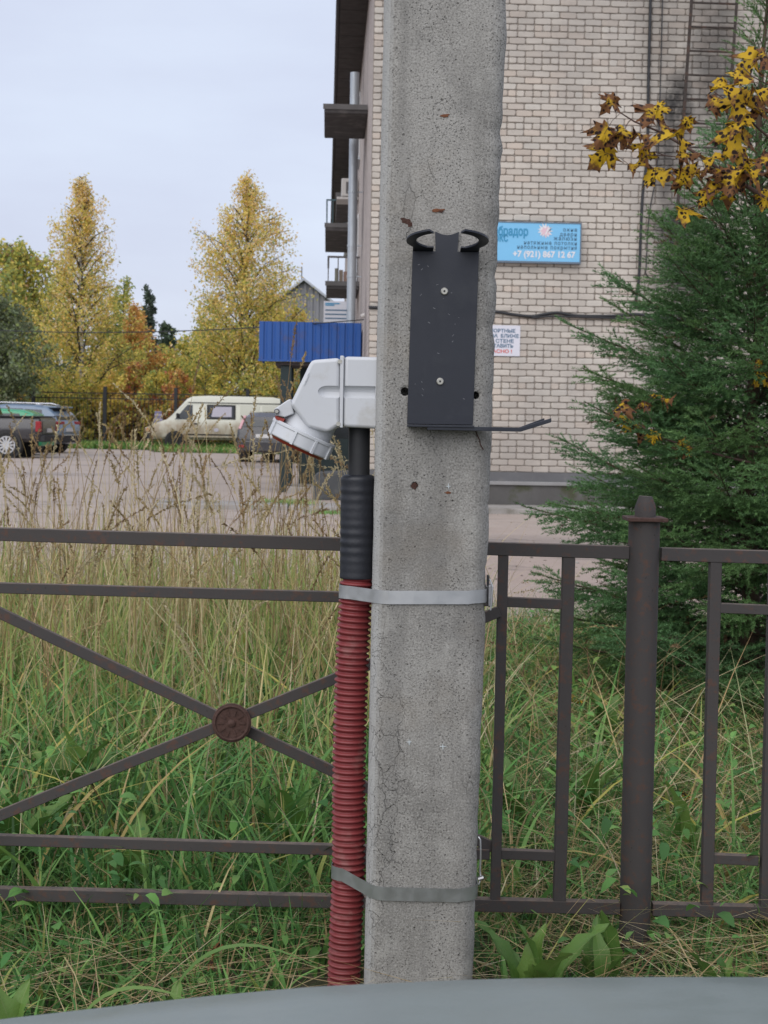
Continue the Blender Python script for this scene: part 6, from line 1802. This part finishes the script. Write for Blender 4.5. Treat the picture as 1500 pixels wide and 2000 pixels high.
# lying straw everywhere
x, y = scatter(5000, 2.3, 9.8, 1.0)
k = clear_of_pole(x, y, 0); x, y = x[k], y[k]
h = rng.uniform(0.2, 0.6, len(x))
parts.append(blades(len(x), x, y, h, rng.uniform(0.002, 0.004, len(x)), rng.uniform(0.3, 1.0, len(x)), pick_cols(len(x), (S1, S2, S3, B1), (3, 4, 2, 2)), 3, 2.0, zoff=0.03, flat=rng.uniform(0.05, 0.35, len(x))))
# small broad leaves of clover, dandelion and nettle near the ground
x, y = scatter(22000, 3.2, 9.5, 1.0)
k = clear_of_pole(x, y, 0) & (rng.random(len(x)) < (0.15 + 0.9 * patch(x + 5, y, 0.8) ** 1.5) * np.clip((y - 3.1) / 1.6, 0.12, 1) * np.where(x > 0.3, 0.5, 1.0)); x, y = x[k], y[k]; n = len(x)
hz_ = low_front(y, rng.uniform(0.03, 0.30, n))
az_ = rng.uniform(0, 2 * math.pi, n); sl_ = rng.uniform(0.02, 0.062, n); pit_ = rng.uniform(-0.5, 0.6, n); rol_ = rng.uniform(-0.6, 0.6, n)
fx_ = np.stack([np.cos(az_) * np.cos(pit_), np.sin(az_) * np.cos(pit_), np.sin(pit_)], 1)
sx2 = np.stack([-np.sin(az_) * np.cos(rol_), np.cos(az_) * np.cos(rol_), np.sin(rol_)], 1)
c0_ = np.stack([x, y, hz_], 1); vs_ = []
for (tt, ww) in ((0.0, 0.05), (0.22, 0.42), (0.5, 0.5), (0.78, 0.34), (1.0, 0.03)):
    cc_ = c0_ + fx_ * (sl_ * tt)[:, None] + np.array([0, 0, 1.0]) * (0.25 * sl_ * math.sin(tt * 3.0))[:, None]
    for sgn in (-1, 1): vs_.append(cc_ + sx2 * (sgn * ww * sl_ * 0.5)[:, None])
o_ = np.arange(n)[:, None] * 10
parts.append((np.stack(vs_, 1).reshape(-1, 3), np.concatenate([o_ + np.array([[2 * q, 2 * q + 1, 2 * q + 3, 2 * q + 2]]) for q in range(4)], 0), np.repeat(pick_cols(n, (G2, G3, G1, (0.24, 0.36, 0.10)), (4, 3, 4, 1)), 10, 0)))
# weeds at the edge of the yard on the right
x, y = scatter(7000, 7.0, 10.2, 1.0, (0.3, 4.5))
h = rng.uniform(0.08, 0.46, len(x)) * np.clip((11.2 - y) / 3, 0.4, 1)
parts.append(blades(len(x), x, y, h, rng.uniform(0.005, 0.013, len(x)), rng.uniform(0.2, 1.0, len(x)), pick_cols(len(x), (G2, G3, G4, S2, B1), (3, 3, 2, 2, 2)), 3, 0.6))
V, F, Cc = merge(parts)
print('grass faces', len(F))
tag(link('grass', np_mesh('grass', V, F, Cc, smooth=True), M['grass']), 'tall mixed green and dry grass growing behind and below the fence', 'grass', kind='stuff')

# dry seed stalks: stems with plumes
def stalks(n, xr, yr, hr, seed, pl=(0.10, 0.22), arch=(0.05, 0.35), fixed=None):
    r = np.random.default_rng(seed); Vs, Fs, Cs, n0 = [], [], [], 0
    for i in range(n):
        if fixed is not None: x, y, h, ld, bn = fixed[i]
        else:
            y = r.uniform(*yr); x = r.uniform(max(xr[0], -0.27 * y - 0.5), min(xr[1], 0.27 * y + 0.5)); h = r.uniform(*hr); ld = r.uniform(0, 2 * math.pi); bn = r.uniform(*arch)
        K = 12; t = np.linspace(0, 1, K + 1)
        le = abs(r.normal()) * 0.05
        if fixed is not None: le = 0.02
        hor = h * (le * t + bn * t ** 4); zz = h * (t - 0.3 * bn * t ** 5)
        p = np.stack([x + math.cos(ld) * hor, y + math.sin(ld) * hor, zz], 1)
        col = np.array((S1, S2, S3, (0.34, 0.23, 0.12))[r.integers(0, 4)]) * r.uniform(0.75, 1.15)
        w = r.uniform(0.0015, 0.0026) * (1 - 0.5 * t)
        side = np.stack([np.cos(np.full(K + 1, 0.0)), np.zeros(K + 1), np.zeros(K + 1)], 1)
        for sv in (np.array([1, 0, 0.0]), np.array([0, 1.0, 0])):
            V = np.stack([p - sv * w[:, None], p + sv * w[:, None]], 1).reshape(-1, 3)
            F = np.array([[2 * k, 2 * k + 1, 2 * k + 3, 2 * k + 2] for k in range(K)])
            Vs.append(V); Fs.append(F + n0); Cs.append(np.tile(col, (len(V), 1))); n0 += len(V)
        # plume of spikelets
        L = r.uniform(*pl); m = int(L * 520)
        tt = 1 - (L / h) * r.uniform(0, 1, m)
        kf_ = tt * K; i0 = np.clip(kf_.astype(int), 0, K - 1); fr_ = (kf_ - i0)[:, None]
        c = p[i0] * (1 - fr_) + p[i0 + 1] * fr_
        tang = p[i0 + 1] - p[i0]; tang /= np.linalg.norm(tang, axis=1, keepdims=True)
        d = tang * 0.9 + r.normal(size=(m, 3)) * 0.42; d /= np.linalg.norm(d, axis=1, keepdims=True)
        sl_ = r.uniform(0.008, 0.02, m)[:, None]
        b = np.cross(d, r.normal(size=(m, 3))); b /= np.linalg.norm(b, axis=1, keepdims=True)
        wq = r.uniform(0.0016, 0.0038, m)[:, None]
        V = np.stack([c, c + d * sl_ * 0.5 + b * wq, c + d * sl_, c + d * sl_ * 0.5 - b * wq], 1).reshape(-1, 3)
        F = np.arange(4 * m).reshape(m, 4)
        pc = col * r.uniform(0.65, 1.05, (m, 1)); 
        Vs.append(V); Fs.append(F + n0); Cs.append(np.repeat(pc, 4, 0)); n0 += len(V)
    return np.concatenate(Vs), np.concatenate(Fs), np.concatenate(Cs)
sA = stalks(380, (-3.3, 0.05), (6.0, 10.4), (0.75, 1.5), 41, (0.10, 0.22), (0.0, 0.22))
sB = stalks(60, (-1.6, 0.0), (5.2, 7.5), (0.7, 1.25), 42, (0.12, 0.24), (0.1, 0.5))
sC = stalks(26, (0.3, 2.6), (4.4, 8.5), (0.5, 0.85), 43, (0.06, 0.12), (0.3, 0.9))
fx = []
for (u, v, Y, ld, bn) in ((578, 632, 6.6, 0.2, 0.03), (598, 690, 6.5, 0.3, 0.10), (540, 735, 6.6, 2.6, 0.08), (555, 745, 6.6, 2.8, 0.1), (392, 690, 7.4, 0.3, 0.05), (455, 757, 7.2, 0.4, 0.2), (222, 750, 7.6, 2.7, 0.25), (395, 790, 7.0, 0.5, 0.06), (500, 775, 7.0, 1.0, 0.05), (600, 880, 6.3, 3.5, 0.5), (575, 905, 6.2, 3.4, 0.6), (640, 890, 6.0, 2.9, 0.3), (560, 880, 6.2, 0.3, 0.5), (165, 838, 7.4, 0.2, 0.1), (330, 800, 7.2, 0.1, 0.2), (60, 850, 7.3, 2.5, 0.2)):
    tip = P(u, v, Y); h = tip[2] / (1 - 0.3 * bn); hor = h * (0.02 + bn)
    fx.append((tip[0] - math.cos(ld) * hor, tip[1] - math.sin(ld) * hor, h, ld, bn))
sD = stalks(len(fx), None, None, None, 44, (0.14, 0.24), fixed=fx)
V, F, Cc = merge([sA, sB, sC, sD])
print('stalk faces', len(F))
tag(link('dry_grass_stalks', np_mesh('dry_grass_stalks', V, F, Cc), M['grass']), 'dry beige grass stalks with seed heads standing above the grass', 'grass stalks', kind='stuff')

# short weeds on the yard and the lawn strips
rng = np.random.default_rng(8)
parts = []
def tuft(u, v, r, n, hm, cols, w):
    c = G(u, v); x = c[0] + rng.normal(size=n) * r; y = c[1] + rng.normal(size=n) * r * 1.2
    parts.append(blades(n, x, y, rng.uniform(0.4, 1, n) * hm, rng.uniform(0.006, 0.016, n), rng.uniform(0.2, 0.9, n), pick_cols(n, cols, w), 3, 0.5))
tuft(562, 992, 0.22, 700, 0.2, (G3, G4, G2), (3, 2, 2)); tuft(645, 1003, 0.18, 260, 0.07, (G3, G2), (2, 2)); tuft(1010, 988, 0.5, 260, 0.1, (G3, G4), (2, 2)); tuft(960, 990, 0.3, 200, 0.1, (G3, G4), (2, 2))
n = 18000
x = rng.uniform(-16, 3, n); y = rng.uniform(60.2, 64.8, n)
k = (x < -8.2) | (y < 64.2); x, y = x[k], y[k]; n = len(x)
parts.append(blades(n, x, y, rng.uniform(0.12, 0.4, n), rng.uniform(0.03, 0.06, n), rng.uniform(0.2, 0.8, n), pick_cols(n, (G2, G3, G4, S2, (0.14, 0.24, 0.04)), (3, 3, 2, 1, 2)), 2, 0.5))
n = 5000
x = rng.uniform(-8.6, -1.5, n); y = rng.uniform(57.2, 60.6, n)
parts.append(blades(n, x, y, rng.uniform(0.08, 0.25, n), rng.uniform(0.03, 0.05, n), rng.uniform(0.2, 0.8, n), pick_cols(n, (G2, G3, G4, S2), (3, 3, 2, 1)), 2, 0.5))
V, F, Cc = merge(parts)
tag(link('yard_weeds', np_mesh('yard_weeds', V, F, Cc, smooth=True), M['grass']), 'short weeds and rough lawn around the yard', 'weeds', kind='stuff')

# stones and crumbs on the dirt
rng = np.random.default_rng(15)
n = 1500
y = 9.2 + 14 * rng.uniform(0, 1, n) ** 1.8; x = rng.uniform(-1, 1, n) * (0.27 * y + 0.5)
sz = 0.005 + 0.022 * rng.uniform(0, 1, n) ** 3
oct_ = np.array([[1, 0, 0], [-1, 0, 0], [0, 1, 0], [0, -1, 0], [0, 0, 0.7], [0, 0, -0.7]], float)
V = (oct_[None] * sz[:, None, None] * rng.uniform(0.6, 1.3, (n, 6, 1))) + np.stack([x, y, np.full(n, 0.008)], 1)[:, None]
F = np.array([[0, 2, 4], [2, 1, 4], [1, 3, 4], [3, 0, 4], [2, 0, 5], [1, 2, 5], [3, 1, 5], [0, 3, 5]])
F = (np.arange(n)[:, None, None] * 6 + F[None]).reshape(-1, 3)
tag(link('gravel', np_mesh('gravel', V.reshape(-1, 3), F, np.repeat(pick_cols(n, ((0.28, 0.22, 0.18), (0.17, 0.14, 0.12), (0.38, 0.34, 0.31)), (3, 3, 1)), 6, 0)), attr_mat('stones', 0.9, 0, 0.2)), 'loose stones scattered over the dirt yard', 'gravel', kind='stuff')
# ------------------------------------------------------------------ broad-leaved weeds, each leaf its own piece
def dock_mat():
    k = NT('broad_leaf'); v = k.coord(); oi = k.node('ShaderNodeObjectInfo')
    c = k.mix(oi.outputs['Random'], (0.075, 0.17, 0.035), (0.16, 0.27, 0.06))
    c = k.mix(k.math('MULTIPLY', k.ramp(k.noise(v, 40, 4), 0.55, 0.75), 0.4), c, (0.2, 0.21, 0.06))
    sp = k.node('ShaderNodeSeparateXYZ'); k.link(v, sp.inputs[0])
    c = k.mix(k.ramp(k.math('ABSOLUTE', sp.outputs['X']), 0.004, 0.001), c, (0.22, 0.28, 0.10))
    k.done(c, 0.45, 0, k.bump(k.noise(v, 60, 3), 0.3, 0.004), 0.4)
    t = k.node('ShaderNodeBsdfTranslucent'); k.link(c, t.inputs['Color'])
    m = k.node('ShaderNodeMixShader'); m.inputs[0].default_value = 0.25
    k.link(k.b.outputs[0], m.inputs[1]); k.link(t.outputs[0], m.inputs[2]); k.link(m.outputs[0], k.o.inputs['Surface'])
    return k.m
M['dock'] = dock_mat()
def dock_leaf(seed):
    rr = random.Random(seed); K = 12; V = []
    toothed = seed % 2
    for k in range(K + 1):
        t = k / K
        w = 0.30 * (math.sin(math.pi * min(1, max(0.0, (t - 0.12) / 0.88)) ** 0.75)) ** 0.8 * 0.5 if t > 0.12 else 0.012
        if toothed and t > 0.2: w *= 1.18 if k % 2 else 0.78
        yb = t; zb = 0.35 * math.sin(t * 1.3) - 0.30 * t * t
        for s in (-1, -0.5, 0, 0.5, 1):
            V.append((s * w + rr.uniform(-.006, .006), yb + 0.02 * abs(s), zb + 0.10 * abs(s) * w * 6 * 0.5 + 0.022 * math.sin(k * 2.1 + s * 2 + seed) * abs(s)))
    F = [(k * 5 + j, k * 5 + j + 1, (k + 1) * 5 + j + 1, (k + 1) * 5 + j) for k in range(K) for j in range(4)]
    me = bpy.data.meshes.new('leaf'); me.from_pydata(V, [], F); me.update()
    me.polygons.foreach_set('use_smooth', np.ones(len(me.polygons), bool)); me.materials.append(M['dock']); return me
dm = [dock_leaf(i) for i in range(6)]
rd = random.Random(9)
DG = 'broad leaved weeds around the fence'
def weed(x, y, n, L, label, el=(50, 84)):
    t_ = thing('broad_leaved_weed', label, 'weed', (x, y, 0), 0, DG)
    a0 = rd.uniform(0, 6.28)
    for i in range(n):
        o = bpy.data.objects.new('leaf', dm[rd.randrange(6)]); COL.objects.link(o); o.parent = t_
        s_ = L * rd.uniform(0.7, 1.15); o.scale = (s_ * rd.uniform(0.8, 1.1), s_, s_)
        o.rotation_euler = (math.radians(rd.uniform(*el)), 0, a0 + 2 * math.pi * i / n + rd.uniform(-0.4, 0.4))
        o.location = (rd.uniform(-.02, .02), rd.uniform(-.02, .02), 0.01)
for (u, v, Y, n, L, lab) in ((30, 1960, 3.0, 6, 0.24, 'broad leaved weed in the bottom left corner beside the bonnet'), (335, 1940, 3.15, 4, 0.20, 'broad leaved weed left of the red conduit above the bonnet edge'), (1040, 1930, 3.45, 9, 0.25, 'large toothed weed between the pole and the fence post'), (1165, 1940, 3.6, 6, 0.2, 'broad leaved weed just left of the fence post foot'),
                             (10, 1750, 4.3, 6, 0.34, 'broad leaved weed at the left edge behind the lowest rail'), (130, 1640, 4.9, 6, 0.34, 'leafy weed behind the lower left fence rails'), (610, 1500, 5.6, 6, 0.34, 'leafy weed behind the fence left of the conduit'), (1000, 1640, 4.9, 6, 0.30, 'leafy weed behind the fence just right of the pole'), (1150, 1640, 5.0, 6, 0.32, 'leafy weed behind the fence between upright and post'), (1330, 1720, 4.6, 5, 0.28, 'leafy weed behind the fence right of the post'),
                             (560, 1700, 4.5, 5, 0.28, 'leafy weed behind the lower rails near the conduit'), (250, 1760, 4.2, 5, 0.26, 'small leafy weed behind the lowest rail below the rosette'), (1420, 1850, 3.5, 5, 0.2, 'small leafy weed at the lower right before the fence'), (1180, 1480, 6.2, 6, 0.3, 'leafy weed under the spruce behind the fence post')):
    c = G(u, v) if False else P(u, v, Y); weed(float(c[0]), Y, n, L, lab)
# single long arching blades in front
for (u, v, Y, lab) in ((110, 1900, 3.05, 'long arching green blade at the lower left above the bonnet'), (300, 1900, 3.2, 'long arching green blade halfway to the red conduit')):
    c = P(u, v, Y); t_ = MB()
    vs = []; L = 0.5 + 0.08 * (u > 200); az = -0.1
    for k in range(15):
        t = k / 14; xo = L * (0.10 * t + 0.55 * t ** 2.4); zo = L * (0.95 * t - 0.55 * t ** 3.2)
        w = 0.007 * (1 - t ** 3)
        for s in (-1, 1): vs.append((c[0] + xo * math.cos(az), Y + xo * math.sin(az) + s * w * 0.6, zo + s * w * 0.6))
    o = t_.add(vs, [(2 * k, 2 * k + 1, 2 * k + 3, 2 * k + 2) for k in range(14)]).build('grass_blade', M['dock'], None, smooth=True, fix=False)
    tag(o, lab, 'grass blade')
# fallen maple leaves
for i, (u, v, Y, s_, rx, lab) in enumerate(((440, 1655, 4.9, 0.9, 70, 'yellow brown maple leaf caught upright in the grass behind the fence'), (1290, 1462, 6.3, 0.5, 35, 'pale yellow leaf in the grass right of the fence post'), (1130, 1365, 6.9, 0.5, 30, 'small yellow leaf in the grass left of the fence post'), (1335, 1560, 5.3, 0.55, 20, 'brown leaf lying in the straw right of the fence post'), (415, 1868, 3.6, 0.42, 60, 'small brown leaf low in the grass near the bonnet'), (1325, 1215, 8.4, 0.8, 50, 'orange brown leaf at the foot of the spruce'))):
    c = P(u, v, Y)
    o = bpy.data.objects.new('fallen_leaf', lm[i % 9]); COL.objects.link(o)
    o.location = (float(c[0]), Y, max(0.03, float(c[2]))); o.scale = (s_, s_, s_); o.rotation_euler = (math.radians(rx), 0.2 * i, 1.1 * i)
    tag(o, lab, 'leaf', 'fallen leaves in the grass')
